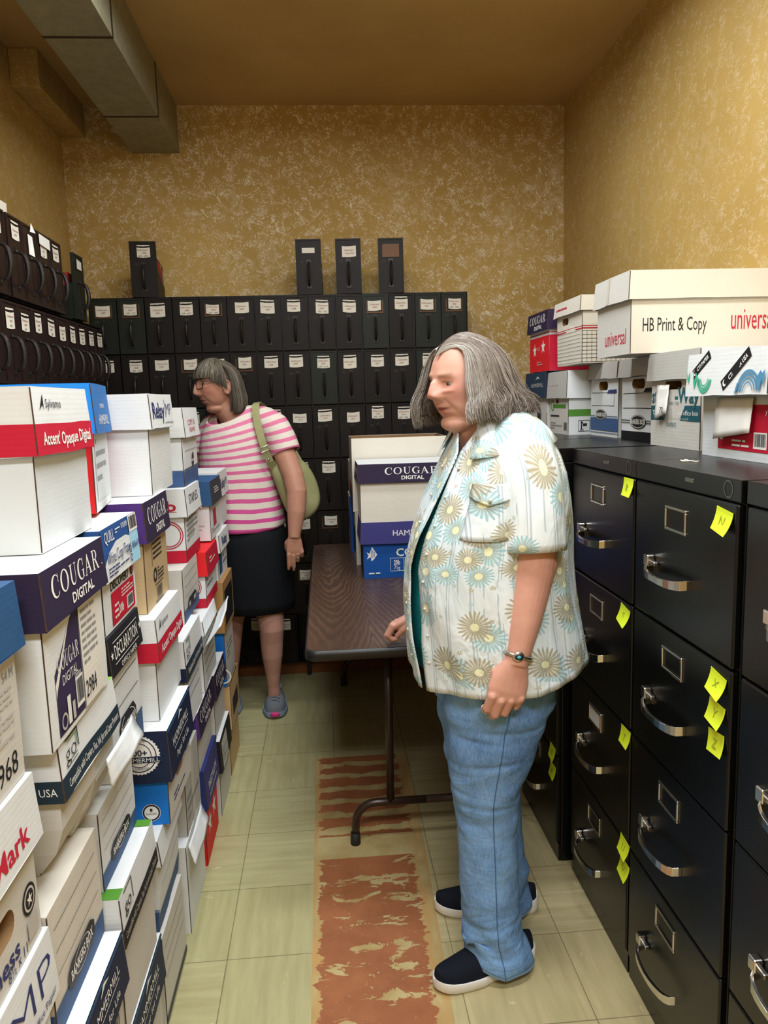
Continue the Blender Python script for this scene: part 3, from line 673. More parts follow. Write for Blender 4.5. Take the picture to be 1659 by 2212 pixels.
golid = [('r', 0, 0, 1, .40, 'slate_card'), ('t', .53, .2, .15, 'Compatible with Copiers, Fax, Ink Jet and Laser Printers', 'ink_white', .88), ('N', .18, .70, .30, 'go', 'ink_black', .17), ('r', .09, .53, .27, .545, 'ink_black'), ('r', .09, .47, .27, .485, 'ink_black'), ('d', [(.10, .95), (.30, .95), (.30, .60), (.288, .60), (.288, .925), (.10, .925)], 'ink_black'), ('d', [(.13, .90), (.275, .90), (.275, .66), (.265, .66), (.265, .88), (.13, .88)], 'ink_green')]
hamm = [('t', .5, .60, .17, 'HAMMERMILL', 'ink_white', .66), ('r', .2, .44, .8, .455, 'ink_white'), ('t', .52, .26, .13, 'Paper for Life', 'ink_white', .5), ('d', [(.42, .80), (.5, .94), (.62, .84), (.52, .86)], 'ink_white'), ('r', 0, .93, 1, 1, 'blueb_card')]
# --- first stack, at the left edge of the photo
L('plain white carton on the floor under the left-edge stack', -.445, .76, 1.03, .0, .24)
L('plain white carton second from the floor in the left-edge stack', -.445, .77, 1.04, .2415, .4785)
L('white carton with a thin MP mark on its lid, at the lower left corner', -.44, .80, 1.085, .48, .721, 'white_card', 'white_card', .108, {}, {'+x': [('N', .70, .56, .46, 'MP', 'ink_navy', .50), ('T', .18, .56, .42, 'Relay', 'ink_navy', .42), ('t', .62, .17, .10, 'Multipurpose Office Paper', 'ink_navy', .66)]})
L('beige-white carton with an oval hand hole and a red Mark on its lid', -.44, .80, 1.085, .7225, .968, 'putty_card', 'white_card', .10,
  {'+x': [('T', .42, .14, .11, 'Business', 'ink_navy', .60), ('t', .70, .055, .07, '8½ x 11"', 'ink_navy', .28), ('o', .88, .30, .095, 1, 'ink_black'), ('o', .88, .30, .075, 1, 'putty_card'), ('o', .88, .30, .06, 1, 'ink_black'), ('*', .88, .30, .045, 'ink_white'), ('r', .82, .06, .95, .19, 'ink_pale')]},
  {'+x': [('T', .52, .34, .30, 'UniMark', 'ink_red', .66)]}, holes=(('+x', .56, .33, .28, .17),))
L('white carton under a steel blue lid at the left edge, printed 2968', -.44, .80, 1.085, .9695, 1.25, 'putty_card', {'*': 'blueb_card'}, .092,
  {'+x': [('t', .76, .12, .12, '2968', 'ink_black', .32), ('t', .84, .575, .05, '11 / 54 M', 'ink_grey', .24), ('x', .70, .24, .92, .52, 8, 'ink_pale')]})
# --- second stack
L('plain white carton on the floor under the navy lidded carton', -.43, 1.09, 1.35, 0, .258)
L('white carton with a navy lid, lowest visible box beside the lower left corner', -.415, 1.090, 1.345, .26, .519, 'putty_card', {'*': 'navy_card'}, .108, {'+x': [('t', .72, .42, .12, '30020', 'ink_black', .34), ('x', .1, .2, .5, .4, 3, 'ink_grey')]}, {'+x': hamm}, lidtop='white_card')
L('white storage carton with ruled lines and blue band, pressed under the crushed carton', -.445, 1.095, 1.345, .5205, .7285, 'beige2_card', None, 0, {'+x': bankers(), '-y': [('V', .8, .7, .12, 'RKL', 'ink_black', .5), ('r', 0, 0, 1, .2, 'bankblue_card')]})
L('crushed white carton with a green cornered lid and dark slogan band', -.430, 1.165, 1.47, .730, .968, 'putty_card', 'white_card', .092, {'+x': [('r', .62, .35, .98, 1, 'tape_card')]}, {'+x': golid, '-y': [('r', 0, 0, 1, .40, 'slate_card'), ('t', .86, .2, .14, 'Made in the USA', 'ink_white', .24)], '+z': [('r', .955, 0, 1, .16, 'lime_card'), ('r', .955, .86, 1, 1, 'lime_card'), ('r', .8, 0, .96, .10, 'lime_card')]}, crush=1., warp=.004, lidtop='white_card')
L('white carton with purple lid and a big dark product panel, second from top', -.420, 1.125, 1.440, .970, 1.250, 'white_card', {'*': 'purple_card'}, .088,
  {'+x': [('d', [(.12, .03), (.12, .40), (.24, .50), (.53, .74), (.53, .03)], 'ink_purple'), ('d', [(.12, .26), (.12, .34), (.32, .575), (.37, .617), (.14, .30)], 'ink_white'), ('s', .335, .44, .10, 'COUGAR', 'ink_white', .34), ('t', .34, .33, .06, 'DIGITAL', 'ink_white', .24), ('b', .40, .08, .52, .27, 'ink_white', 'ink_black'), ('t', .45, .29, .035, 'Domtar', 'ink_white', .1),
          ('r', .25, .05, .30, .22, 'ink_white'), ('r', .32, .05, .36, .16, 'ink_pale'), ('o', .19, .10, .05, .3, 'ink_pale'), ('r', .53, .03, .90, .86, 'paper_card'), ('t', .70, .77, .075, '8½ x 11', 'ink_black', .26), ('x', .56, .28, .82, .70, 9, 'ink_grey'), ('t', .64, .14, .11, '2984', 'ink_black', .19)]}, {'+x': cougar}, lidtop='white_card')
L('tall white carton with a red banded lid on top, nearest in the left pile', -.460, 1.265, 1.555, 1.2515, 1.522, 'cool_card', 'white_card', .112, {'-y': [('d', [(.50, .86), (.53, .86), (.50, .76), (.485, .76)], 'ink_grey')]}, {'+x': accent_lid('+x'), '-y': accent_lid('-y')})
# --- third stack
L('plain carton on the floor with a navy lid, right of the lower left corner', -.425, 1.375, 1.665, 0, .276, 'putty_card', {'*': 'navy_card'}, .112, {}, {'+x': hamm}, lidtop='white_card')
L('low white lidded carton with small green corners above the navy lids', -.420, 1.362, 1.645, .2775, .569, 'putty_card', 'white_card', .102, {}, {'+x': [('r', 0, 0, 1, .36, 'ink_card'), ('t', .5, .18, .14, 'Compatible with Copiers, Fax, Ink Jet and Laser Printers', 'ink_pale', .9), ('t', .17, .66, .26, 'go', 'ink_black', .16), ('d', [(.10, .96), (.30, .96), (.30, .52), (.288, .52), (.288, .93), (.10, .93)], 'ink_black'), ('r', .08, .5, .26, .515, 'ink_black')], '+z': [('r', .90, 0, 1, .12, 'green_card'), ('r', .90, .9, 1, 1, 'green_card')]}, lidtop='white_card')
L('white storage carton with blue band, a torn flap hanging over it', -.452, 1.385, 1.64, .5705, .7315, 'white_card', None, 0, {'+x': bankers()})
L('white storage carton under a black lid lettered as office paper', -.440, 1.49, 1.745, .733, 1.034, 'white_card', {'*': 'ink_card'}, .080, {'+x': bankers()}, {'+x': [('t', .50, .54, .36, 'DECLARATION', 'ink_white', .72), ('r', .12, .80, .88, .82, 'ink_white'), ('r', .12, .26, .88, .28, 'ink_white'), ('t', .52, .12, .14, 'OFFICE PAPER', 'ink_white', .5), ('*', .06, .54, .12, 'ink_white'), ('*', .94, .54, .12, 'ink_white')], '-y': []})
L('white carton with a red label panel under the blue and white arched lid', -.440, 1.50, 1.775, 1.0355, 1.2495, 'white_card', {'*': 'dkblue2_card'}, .106,
  {'+x': [('T', .50, .425, .09, 'DISCOVERY', 'ink_black', .56), ('o', .88, .43, .06, 1, 'ink_black'), ('o', .88, .43, .04, 1, 'ink_crimson'), ('r', .22, .03, .92, .36, 'red_card'), ('b', .66, .06, .86, .20, 'ink_white', 'ink_black'), ('T', .48, .14, .09, '20lb', 'ink_white', .14), ('x', .50, .23, .88, .33, 3, 'ink_white'), ('x', .28, .06, .4, .24, 3, 'ink_white')]},
  {'+x': [('d', [(0, 0), (0, .28), (.15, .52), (.35, .66), (.62, .66), (.74, .60), (.74, 0)], 'white_card'), ('r', .74, 0, 1, .66, 'sky_card'), ('t', .20, .82, .22, 'QUILL', 'ink_white', .24), ('x', .36, .78, .52, .9, 2, 'ink_white'), ('t', .62, .88, .11, '10 REAMS', 'ink_white', .18), ('b', .74, .66, 1, 1, 'ink_white', 'ink_black'), ('t', .40, .42, .22, 'White Copy Paper', 'ink_navy', .64), ('x', .08, .06, .64, .26, 3, 'ink_navy'), ('T', .87, .38, .12, '8.5x11', 'ink_navy', .2), ('o', .69, .34, .08, .4, 'ink_navy'), ('o', .69, .16, .08, .4, 'ink_navy')]}, lidtop='white_card')
L('red sided carton with a bright blue lid at the top of the pile', -.505, 1.655, 1.915, 1.2590, 1.538, {'*': 'scarlet_card', '+x': 'white_card'}, {'*': 'brightblue_card', '+x': 'azure2_card'}, .108, {'+x': [('r', .15, .08, .9, .68, 'cool_card'), ('x', .2, .2, .8, .6, 4, 'ink_grey')]}, {'+x': [('t', .55, .28, .20, 'HAMMERMILL', 'ink_white', .62), ('t', .5, .58, .12, 'premium', 'ink_white', .26)]}, rz=R(8), dx=.40)
# --- fourth stack
L('white storage carton on the floor with ruled lines, beside the tile floor edge', -.430, 1.690, 1.945, 0, .24, 'putty_card', None, 0, {'+x': [('r', .08, y, .92, y+.006, 'ink_black') for y in (.82, .66, .5)]+[('r', 0, .06, 1, .14, 'ink_black')]})
L('white storage carton with blue band under the bright blue carton', -.425, 1.70, 1.975, .2415, .482, 'white_card', 'white_card', .062, {'+x': bankers(False), '-y': [('r', 0, 0, 1, .24, 'bankblue_card'), ('r', 0, .25, 1, .262, 'ink_blue'), ('r', .86, .2, .94, .36, 'ink_black')]}, {}, warp=.005, crush=.15)
L('bright blue carton with a navy lid bearing a round white seal', -.400, 1.765, 2.065, .4835, .724, {'*': 'azure_card', '+x': 'putty_card'}, {'*': 'navy_card'}, .128, {'+x': [('o', .82, .46, .12, .3, 'ink_black'), ('x', .2, .1, .7, .2, 2, 'ink_navy')], '-y': [('o', .90, .14, .095, 1, 'ink_white', 0, 360, 1.), ('o', .90, .14, .09, .2, 'ink_black'), ('t', .90, .13, .022, 'Sustainable', 'ink_black', .06), ('r', .893, .155, .907, .185, 'ink_black')]}, {'-y': seal(.84, .56, .38, .30), '+x': hamm}, holes=(('+x', .5, .36, .3, .16),), lidtop='white_card')
L('white carton with a red banded lid in the middle of the pile, marked 07', -.420, 1.815, 2.115, .7255, .981, 'white_card', 'white_card', .105, {'-y': [('t', .36, .92, .05, 'O 7', 'ink_black', .14)]}, {'+x': accent_lid('+x'), '-y': accent_lid('-y')})
L('tan carton with purple lid below the tall plain white carton', -.440, 1.86, 2.14, .9825, 1.257, {'*': 'tan_card', '+x': 'tan2_card'}, {'*': 'purple_card', '-y': 'violet_card'}, .100, {'+x': [('r', .30, .72, .74, .73, 'ink_black'), ('r', .30, .38, .31, .73, 'ink_black'), ('x', .34, .42, .72, .70, 6, 'ink_black'), ('o', .40, .28, .07, .4, 'ink_black'), ('x', .5, .20, .76, .34, 4, 'ink_black'), ('b', .40, .02, .66, .17, None, 'ink_black'), ('r', .36, .01, .70, .02, 'ink_black'), ('r', .36, .18, .70, .19, 'ink_black')]}, {'+x': cougar}, lidtop='white_card')
L('tall plain white carton with blue Relay lettering on its lid', -.440, 2.0, 2.29, 1.2585, 1.518, 'white_card', 'white_card', .090, {}, {'+x': [('T', .36, .52, .46, 'Relay', 'ink_navy', .52), ('r', .65, .3, .662, .85, 'ink_navy'), ('N', .80, .55, .36, 'MP', 'ink_navy', .22), ('x', .6, .1, .95, .18, 1, 'ink_grey')], '-y': []})
# --- fifth stack
L('white carton standing on the floor at the corner of the pile', -.432, 2.03, 2.31, 0, .262, 'white_card', None, 0, {})
L('white carton with taped top above the floor carton in the fifth stack', -.432, 2.085, 2.305, .2635, .488, 'greyc_card', None, 0, {'+x': [('r', .4, 0, .6, 1, 'tape_card'), ('x', .1, .1, .9, .5, 3, 'ink_grey')]})
L('white carton with a navy banded lid and open paper flap, low in the fifth stack', -.425, 2.16, 2.45, .5345, .818, 'white_card', 'white_card', .120, {'+x': [('r', .1, y, .9, y+.008, 'ink_black') for y in (.62, .52, .42, .3)]}, {'-y': [('r', 0, 0, 1, .34, 'navy_card'), ('t', .80, .16, .13, 'in the USA', 'ink_white', .22)], '+x': golid}, lidtop='white_card')
L('squashed white storage carton with blue band below the red ringed carton', -.450, 2.34, 2.62, .8195, .987, 'putty_card', None, 0, {'+x': bankers()}, warp=.005)
rings = [('r', 0, 0, 1, .17, 'red_card'), ('t', .5, .09, .05, 'Xerographic Multi Use', 'ink_white', .5)]+[('o', .88, .39, r, .014/r, 'ink_crimson') for r in (.165, .195)]+[('o', .90, .36, r, .014/r, 'ink_crimson', 85, 178) for r in (.30, .345, .44, .50, .58)]
L('white carton with red rings and 20lb on its lid, behind the tan carton', -.445, 2.445, 2.715, .9885, 1.226, 'white_card', 'white_card', .088, {'-y': rings, '+x': [('r', 0, 0, 1, .17, 'red_card'), ('r', .2, .3, .6, .7, 'ink_pale'), ('x', .1, .25, .9, .6, 5, 'ink_grey')]}, {'-y': [('T', .80, .42, .36, '20lb', 'ink_crimson', .26), ('r', .68, .2, .93, .215, 'ink_crimson')], '+x': [('t', .5, .55, .34, 'STAPLES', 'ink_black', .6)]})
L('white storage carton with torn lid and blue band beside the striped shirt', -.445, 2.495, 2.775, 1.2275, 1.479, 'white_card', 'white_card', .094, {'+x': bankers(False)+[('o', .62, .32, .10, 1, 'ink_black', 0, 360, .8), ('T', .62, .31, .04, 'BANKERS', 'ink_white', .24)], '-y': [('r', 0, .0, 1, .2, 'bankblue_card'), ('r', 0, .205, 1, .218, 'ink_blue')]}, {'+x': [('t', .5, .5, .2, 'COPY 10', 'ink_red', .5), ('t', .5, .25, .16, 'REAMS', 'ink_red', .4)]}, warp=.006)
# --- sixth stack
L('red floor carton with white stars under a blue lid', -.425, 2.345, 2.62, 0, .33, {'*': 'scarlet_card'}, {'*': 'dkblue_card', '+x': 'lilac_card'}, .135, {'+x': [('*', .32, .33, .13, 'ink_white'), ('*', .70, .36, .13, 'ink_white')], '-y': [('r', 0, .58, 1, .75, 'white_card')]}, {'+x': [('t', .5, .42, .2, 'PREMIUM', 'ink_white', .62), ('t', .5, .2, .1, 'multipurpose paper', 'ink_white', .6)]})
L('white carton with a purple lid, above the red floor carton', -.430, 2.325, 2.62, .3315, .533, 'putty_card', {'*': 'purple_card', '-y': 'violet_card'}, .088, {}, {'+x': cougar}, lidtop='white_card')
L('white ruled storage carton deep in the sixth stack above the second purple lid', -.425, 2.49, 2.79, .5345, .782, 'white_card', 'white_card', .05, {'+x': [('r', .1, y, .9, y+.01, 'ink_black') for y in (.75, .62, .49, .36, .23)]}, {}, warp=.004)
L('white ring printed carton with a red lid in the sixth stack', -.425, 2.65, 2.92, .7835, .981, 'white_card', {'*': 'scarlet_card', '+x': 'red_card'}, .084, {'-y': rings, '+x': [('r', 0, 0, 1, .2, 'red_card'), ('r', .7, .5, .9, .8, 'ink_pale'), ('x', .1, .3, .6, .8, 4, 'ink_grey')]}, {'+x': [('x', .2, .4, .7, .7, 2, 'ink_white')]})
L('white carton under a steel blue lid with part of a white seal', -.425, 2.84, 3.115, .9870, 1.208, 'white_card', {'*': 'blueb_card', '+x': 'slate_card'}, .090, {'+x': [('r', .3, .2, .6, .5, 'ink_crimson'), ('x', .1, .1, .9, .2, 2, 'ink_grey')], '-y': [('x', .7, .1, .95, .35, 4, 'ink_pale')]}, {'-y': [('o', .92, .35, .42, .1, 'ink_white', 100, 260, .4), ('o', .92, .35, .34, .06, 'ink_white', 100, 260, .4)], '+x': [('x', .3, .4, .7, .7, 3, 'ink_white')]})
L('white floor carton with a taped grey sheet and black lid, far along the pile', -.418, 2.65, 2.93, 0, .29, 'putty_card', {'*': 'ink_card'}, .12, {}, {'+x': [('r', .1, .05, .6, .85, 'tape_card'), ('x', .15, .2, .55, .7, 4, 'ink_grey')]}, lidtop='white_card')
L('dark purple lidded carton far along the pile near the floor', -.425, 2.66, 2.93, .2915, .533, 'putty_card', {'*': 'purple_card'}, .095, {}, {'+x': cougar}, lidtop='white_card')
# --- seventh stack, by the woman in the striped shirt
L('brown carton on the floor at the far end of the pile', -.425, 2.965, 3.25, 0, .19, 'beige_card')
L('open topped brown carton low at the far end of the pile', -.415, 2.975, 3.26, .1915, .372, 'beige_card', None, 0, {'+x': [('r', .2, .2, .8, .6, 'ink_black')]}, open_top=True)
L('bright blue ended carton at the far end of the pile', -.425, 2.97, 3.245, .3735, .595, {'*': 'azure_card', '+x': 'putty_card'}, None, 0, {'-y': [('o', .97, .2, .14, .2, 'ink_white')], '+x': [('x', .2, .4, .8, .8, 4, 'ink_grey')]})
L('kraft brown carton with a black end at the far end of the pile', -.415, 2.96, 3.24, .5965, .80, {'*': 'kraft_card', '+x': 'kraft_card'}, None, 0, {'+x': [('r', .1, .1, .9, .8, 'ink_card')]})
L('white and blue carton above the kraft brown carton', -.425, 2.975, 3.25, .8015, .985, 'white_card', 'white_card', .07, {'+x': [('r', .1, .1, .4, .9, 'blueb_card'), ('x', .5, .2, .9, .8, 4, 'ink_grey')]}, {'+x': [('T', .5, .5, .5, 'Relay', 'ink_navy', .5)]})
L('white Relay lettered carton, farthest in the pile, touching the striped shirt', -.435, 3.138, 3.41, .9865, 1.213, 'white_card', 'white_card', .10, {}, {'+x': [('T', .4, .5, .4, 'Relay', 'ink_navy', .5), ('t', .78, .5, .32, 'MP', 'ink_navy', .2)]})
# loose torn flaps
def flap(label, pts, mat='white_card', group='torn cardboard flaps in the left pile'):
    m = MB(); n = 6; a, b, c, d = [Vector(p) for p in pts]; vs = []
    for j in range(n+1):
        for i in range(n+1):
            u, v = i/n, j/n; p = a.lerp(b, u).lerp(d.lerp(c, u), v); p.x += .003*sin(pi*v)+hx((u*3, v*3, 1), .004); vs.append(p)
    m.add(vs, [(j*(n+1)+i, j*(n+1)+i+1, (j+1)*(n+1)+i+1, (j+1)*(n+1)+i) for j in range(n) for i in range(n)], mat)
    o = m.build('cardboard_flap', smooth=True); md = o.modifiers.new('thick', 'SOLIDIFY'); md.thickness = .004; md.offset = 1
    return tag(o, label, 'flap', group)
flap('torn white cardboard flap hanging out beside the round white seal', ((-.412, 1.335, .862), (-.408, 1.340, .806), (-.404, 1.562, .803), (-.436, 1.60, .835)))
flap('folded white flap sticking out below the red ringed carton with red lid', ((-.415, 2.47, .70), (-.36, 2.47, .77), (-.375, 2.80, .785), (-.42, 2.80, .72)))
flap('white flap leaning out above the floor carton at the corner of the pile', ((-.428, 2.05, .255), (-.412, 2.045, .20), (-.402, 2.24, .225), (-.428, 2.26, .268)))
# ================================================================ cartons on the right cabinets
GR = 'storage cartons on top of the filing cabinets'
CZ = 1.3285
def Rb(label, X, a, b, z0, z1, body='white_card', lid=None, lh=.09, p={}, lp={}, dx=.36, **k):
    ov = k.pop('ov', .007) if lid else 0
    return carton('storage_carton', label, X+ov+dx/2, (a+b)/2, z0, dx, b-a-2*ov, z1-z0, body, lid, lh, p, lp, k.pop('rz', 0), GR, ov=ov or .007, **k)
note_sheet = lambda t, x, y, z, w, h, lb: None
r1 = Rb('white carton with a red label panel and taped note, lid with teal arcs', .905, 1.515, 1.865, CZ, 1.572, 'cool_card', 'white_card', .098,
  {'-x': [('r', .26, .09, .98, .52, 'red_card'), ('b', .78, .12, .95, .27, 'ink_white', 'ink_black'), ('t', .36, .46, .06, '20', 'ink_white', .07), ('x', .29, .32, .38, .42, 4, 'ink_white'), ('r', .30, .18, .35, .28, 'ink_white'), ('x', .48, .11, .74, .20, 2, 'ink_white'), ('t', .94, .46, .05, 'y', 'ink_white')]},
  {'-x': [('Q', .20, .74, .085, .023, 32, 'CTI PAPER'), ('Q', .64, .57, .128, .025, 34, 'CTI PAPER USA')]+[('o', .26, .42, r, .16, 'ink_mint', 182, 352, .9) for r in (.36, .28, .20)]+[('d', [(.10, .46), (.13, .16), (.155, .42), (.175, .2), (.19, .46), (.17, .40), (.15, .56), (.13, .40)], 'ink_mint'), ('d', [(.0, .7), (.03, .4), (.05, .62), (.055, .5), (.04, .3), (.015, .45)], 'ink_mint')]
   +[('o', .80, .08, r, .14, 'ink_steel', 0, 180, 1.0) for r in (.46, .37, .28, .19)]+[('d', [(.655, .06), (.67, .02), (.70, .26), (.68, .28)], 'ink_steel'), ('d', [(.88, .30), (.93, .06), (.95, .34), (.97, .14), (.985, .52), (.955, .44), (.935, .5)], 'ink_steel')]}, dx=.40, ov=.026)
m = MB(); fr = (Vector((.9305, 1.80, 1.336)), Vector((0, -1, 0)), Vector((0, 0, 1)), Vector((-1, 0, 0)))
def sheet(parent, x, y0, y1, z0, z1, txt, name='taped_note'):
    n = 6; m = MB(); vs = []
    for j in range(n+1):
        for i in range(n+1):
            u, v = i/n, j/n; vs.append((x-.004-.010*(1-v)-hx((u*4, v*4, x), .004), y0+(y1-y0)*u+.004*v, z0+(z1-z0)*v+.02*u*(1-v)))
    m.add(vs, [(j*(n+1)+i, j*(n+1)+i+1, (j+1)*(n+1)+i+1, (j+1)*(n+1)+i) for j in range(n) for i in range(n)], 'paper_white')
    for s, yy, zz, h in txt: put_text(m, (Vector((x-.0155, yy, zz)), Vector((0, -1, 0)), Vector((.06, 0, 1)).normalized(), Vector((-1, 0, 0))), 0, 0, h, s, 'pen_dark', .0)
    o = m.build(name, smooth=True); md = o.modifiers.new('thick', 'SOLIDIFY'); md.thickness = .0006
    o.parent = parent; o.matrix_parent_inverse = Matrix.Translation(-Vector(parent.location)); o['label'] = 'white paper note taped on the carton front'
sheet(r1, .928, 1.755, 1.60, 1.372, 1.468, [])
r2 = Rb('kraft and white home office carton with taped note and teal band, grey lid', .975, 1.945, 2.265, CZ, 1.596, {'*': 'beige2_card', '-x': 'putty_card'}, {'*': 'cool_card', '-x': 'greyc_card'}, .078, {'-x': [('r', 0, .29, 1, .45, 'teal_card'), ('t', .5, .375, .05, 'The strong home and office box', 'ink_white', .92), ('t', .62, .315, .028, 'store file stack', 'ink_pale', .34), ('T', .15, .56, .15, 'stor', 'ink_teal', .26), ('T', .74, .56, .16, '-Way', 'ink_teal', .46), ('t', .50, .475, .03, 'NO. 1123', 'ink_teal', .18), ('t', .45, .245, .045, 'CONTENTS', 'ink_teal', .2)]}, holes=(('-x', .46, .665, .34, .09),), dx=.37)
sheet(r2, .981, 2.205, 2.125, 1.405, 1.505, [('72', 2.155, 1.435, .016), ('19', 2.14, 1.415, .016)])
bk = lambda y1, y2, band: [('r', .04, y, .86, y+.008, 'ink_black') for y in (y1, y2)]+[('r', .855, y2, .862, y1, 'ink_black'), ('d', [(.60, .60), (.66, .65), (.94, .65), (.94, .60)], band)]
badge = lambda cx, cy, r, xr: [('o', cx, cy, r, 1, 'ink_black', 0, 360, xr), ('o', cx, cy, r*.92, .07, 'ink_white', 0, 360, xr), ('T', cx, cy, r*.7, 'BANKERS BOX', 'ink_white', .40)]
r3 = Rb('white storage carton with black band and oval black badge', 1.030, 2.315, 2.635, CZ, 1.598, 'white_card', 'greyc_card', .060, {'-x': bk(.585, .40, 'ink_card')+[('r', 0, 0, 1, .11, 'ink_card'), ('r', .90, .1, 1, .30, 'ink_card'), ('r', 0, .245, .98, .255, 'ink_black'), ('r', 0, .215, .98, .225, 'ink_black')]+badge(.47, .235, .085, 2.9)}, holes=(('-x', .46, .705, .34, .12),), dx=.315)
r4 = Rb('white storage carton with blue band and oval black badge', 1.030, 2.652, 2.945, CZ, 1.597, 'white_card', 'greyc_card', .058, {'-x': bk(.605, .425, 'ink_navy')+[('r', 0, .08, 1, .26, 'bankblue_card'), ('r', 0, .045, 1, .055, 'ink_blue'), ('r', 0, .28, 1, .29, 'ink_blue')]+badge(.40, .305, .075, 2.9)}, holes=(('-x', .46, .705, .32, .12),), dx=.315)
r5 = Rb('white storage carton with green stripe and carrying pictogram', .948, 2.955, 3.215, CZ, 1.578, {'*': 'white_card', '-x': 'putty_card'}, {'*': 'white_card', '-x': 'greyc_card'}, .106, {'-x': [('r', .16, .43, .86, .49, 'ink_green'), ('o', .14, .47, .09, .25, 'ink_green'), ('x', .04, .26, .9, .33, 1, 'ink_black'), ('x', .04, .07, .7, .20, 3, 'ink_grey'), ('b', .76, .05, .96, .22, None, 'ink_black')],
  '-y': [('r', 0, .30, 1, .41, 'ink_green')]+[('r', a, b, c, d, 'ink_black') for a, b, c, d in ((.10, .05, .21, .06), (.10, .225, .216, .235), (.10, .05, .104, .235), (.212, .05, .216, .235), (.125, .08, .137, .17), (.145, .14, .185, .18), (.12, .06, .128, .09), (.142, .06, .15, .09))]+[('o', .132, .195, .02, 1, 'ink_black')]}, {'-x': [('x', .1, .4, .6, .6, 1, 'ink_pale')]}, holes=(('-x', .4, .54, .16, .07),), dx=.40)
r6 = Rb('white carton with a dark navy lid and round seal behind the grey hair', .945, 3.235, 3.56, CZ, 1.586, 'putty_card', {'*': 'navy_card', '-x': 'slate2_card'}, .112, {'-x': [('o', .62, .30, .13, .2, 'ink_black'), ('o', .62, .30, .09, .2, 'ink_black'), ('r', .58, .24, .66, .34, 'ink_black')], '-y': []}, {'-x': [('t', .6, .5, .16, 'HAMMERMILL', 'ink_pale', .6), ('d', [(.5, .7), (.6, .86), (.72, .74), (.6, .76)], 'ink_pale')]}, dx=.40)
Rb('big white lidded carton with red and black lettering, on top at the right', .905, 2.245, 2.535, 1.600, 1.838, {'*': 'ivory_card', '-x': 'putty_card'}, {'*': 'ivory_card', '-x': 'putty_card'}, .082, {'-x': [('t', .56, .24, .20, 'universal', 'ink_red', .62)], '-y': [('t', .30, .36, .17, 'HB Print & Copy', 'ink_black', .44), ('t', .835, .41, .27, 'universal', 'ink_red', .295), ('t', .63, .84, .11, 'R186/202WADM04M.M.', 'ink_pale', .34)]}, {'-x': [('r', .40, 0, .46, 1, 'tape_card')]}, dx=.445)
Rb('cream storage carton with a printed grid and red double line', .945, 2.795, 3.105, 1.5985, 1.842, 'ivory_card', {'*': 'ivory_card', '-x': 'beige2_card'}, .055, {'-x': [('r', 0, .52, 1, .54, 'ink_crimson'), ('r', 0, .56, 1, .57, 'ink_crimson')]+[('r', 0, y/100, 1, y/100+.006, 'ink_black') for y in range(2, 51, 6)], '-y': [('r', 0, .52, 1, .54, 'ink_crimson'), ('r', 0, .56, 1, .57, 'ink_crimson'), ('g', 0, .02, 1, .49, 22, 8, 'ink_black')]}, {'-y': [('t', .32, .5, .3, 'LETTER / LEGAL', 'ink_black', .3)], '-x': [('x', .1, .3, .5, .6, 1, 'ink_crimson')]}, holes=(('-x', .34, .70, .24, .11),), dx=.40)
Rb('small red and white starred carton with purple lid, back right corner', .940, 3.19, 3.50, 1.5875, 1.838, {'*': 'white_card'}, {'*': 'purple_card', '-x': 'purple_card'}, .082, {'-x': [('r', 0, 0, 1, .60, 'scarlet_card'), ('*', .28, .38, .13, 'ink_white'), ('*', .72, .42, .13, 'ink_white'), ('t', .5, .40, .06, 'MULTI', 'ink_pale', .14), ('x', .4, .1, .7, .18, 2, 'ink_pale'), ('r', 0, .64, 1, .655, 'ink_crimson')], '-y': [('r', 0, 0, 1, .60, 'red_card'), ('r', 0, .64, 1, .655, 'ink_crimson')]}, {'-x': cougar}, dx=.40)
# ================================================================ table and what stands on it
tb = thing('folding_table', 'brown wood grain folding table with a dark edge, reaching to the back rack', 'table', (.31, 3.14, 0))
TX0, TX1, TY0, TY1 = -.082-.31, .672-.31, 2.246-3.14, 4.012-3.14
def rrect(x0, x1, y0, y1, r, z, n=5):
    return [Vector((p[0], p[1], z)) for p in arc(x1-r, y1-r, r, r, 0, 90, n)+arc(x0+r, y1-r, r, r, 90, 180, n)+arc(x0+r, y0+r, r, r, 180, 270, n)+arc(x1-r, y0+r, r, r, 270, 360, n)]
m = MB(); m.loft([rrect(TX0+.002, TX1-.002, TY0+.002, TY1-.002, .035, .722), rrect(TX0+.002, TX1-.002, TY0+.002, TY1-.002, .035, .740)], 'table_laminate'); m.build('tabletop', tb)
m = MB(); ro = [rrect(TX0+d, TX1-d, TY0+d, TY1-d, .035, z) for d, z in ((.004, .706), (-.003, .710), (-.004, .724), (-.002, .738), (.002, .7405), (.004, .7402))]; m.loft(ro, 'edge_band', True, False); m.build('edge_band', tb, smooth=True)
m = MB(); m.box((TX0+.03, TY0+.05, .695), (TX1-.03, TY1-.05, .722), 'edge_band'); m.build('underframe', tb)
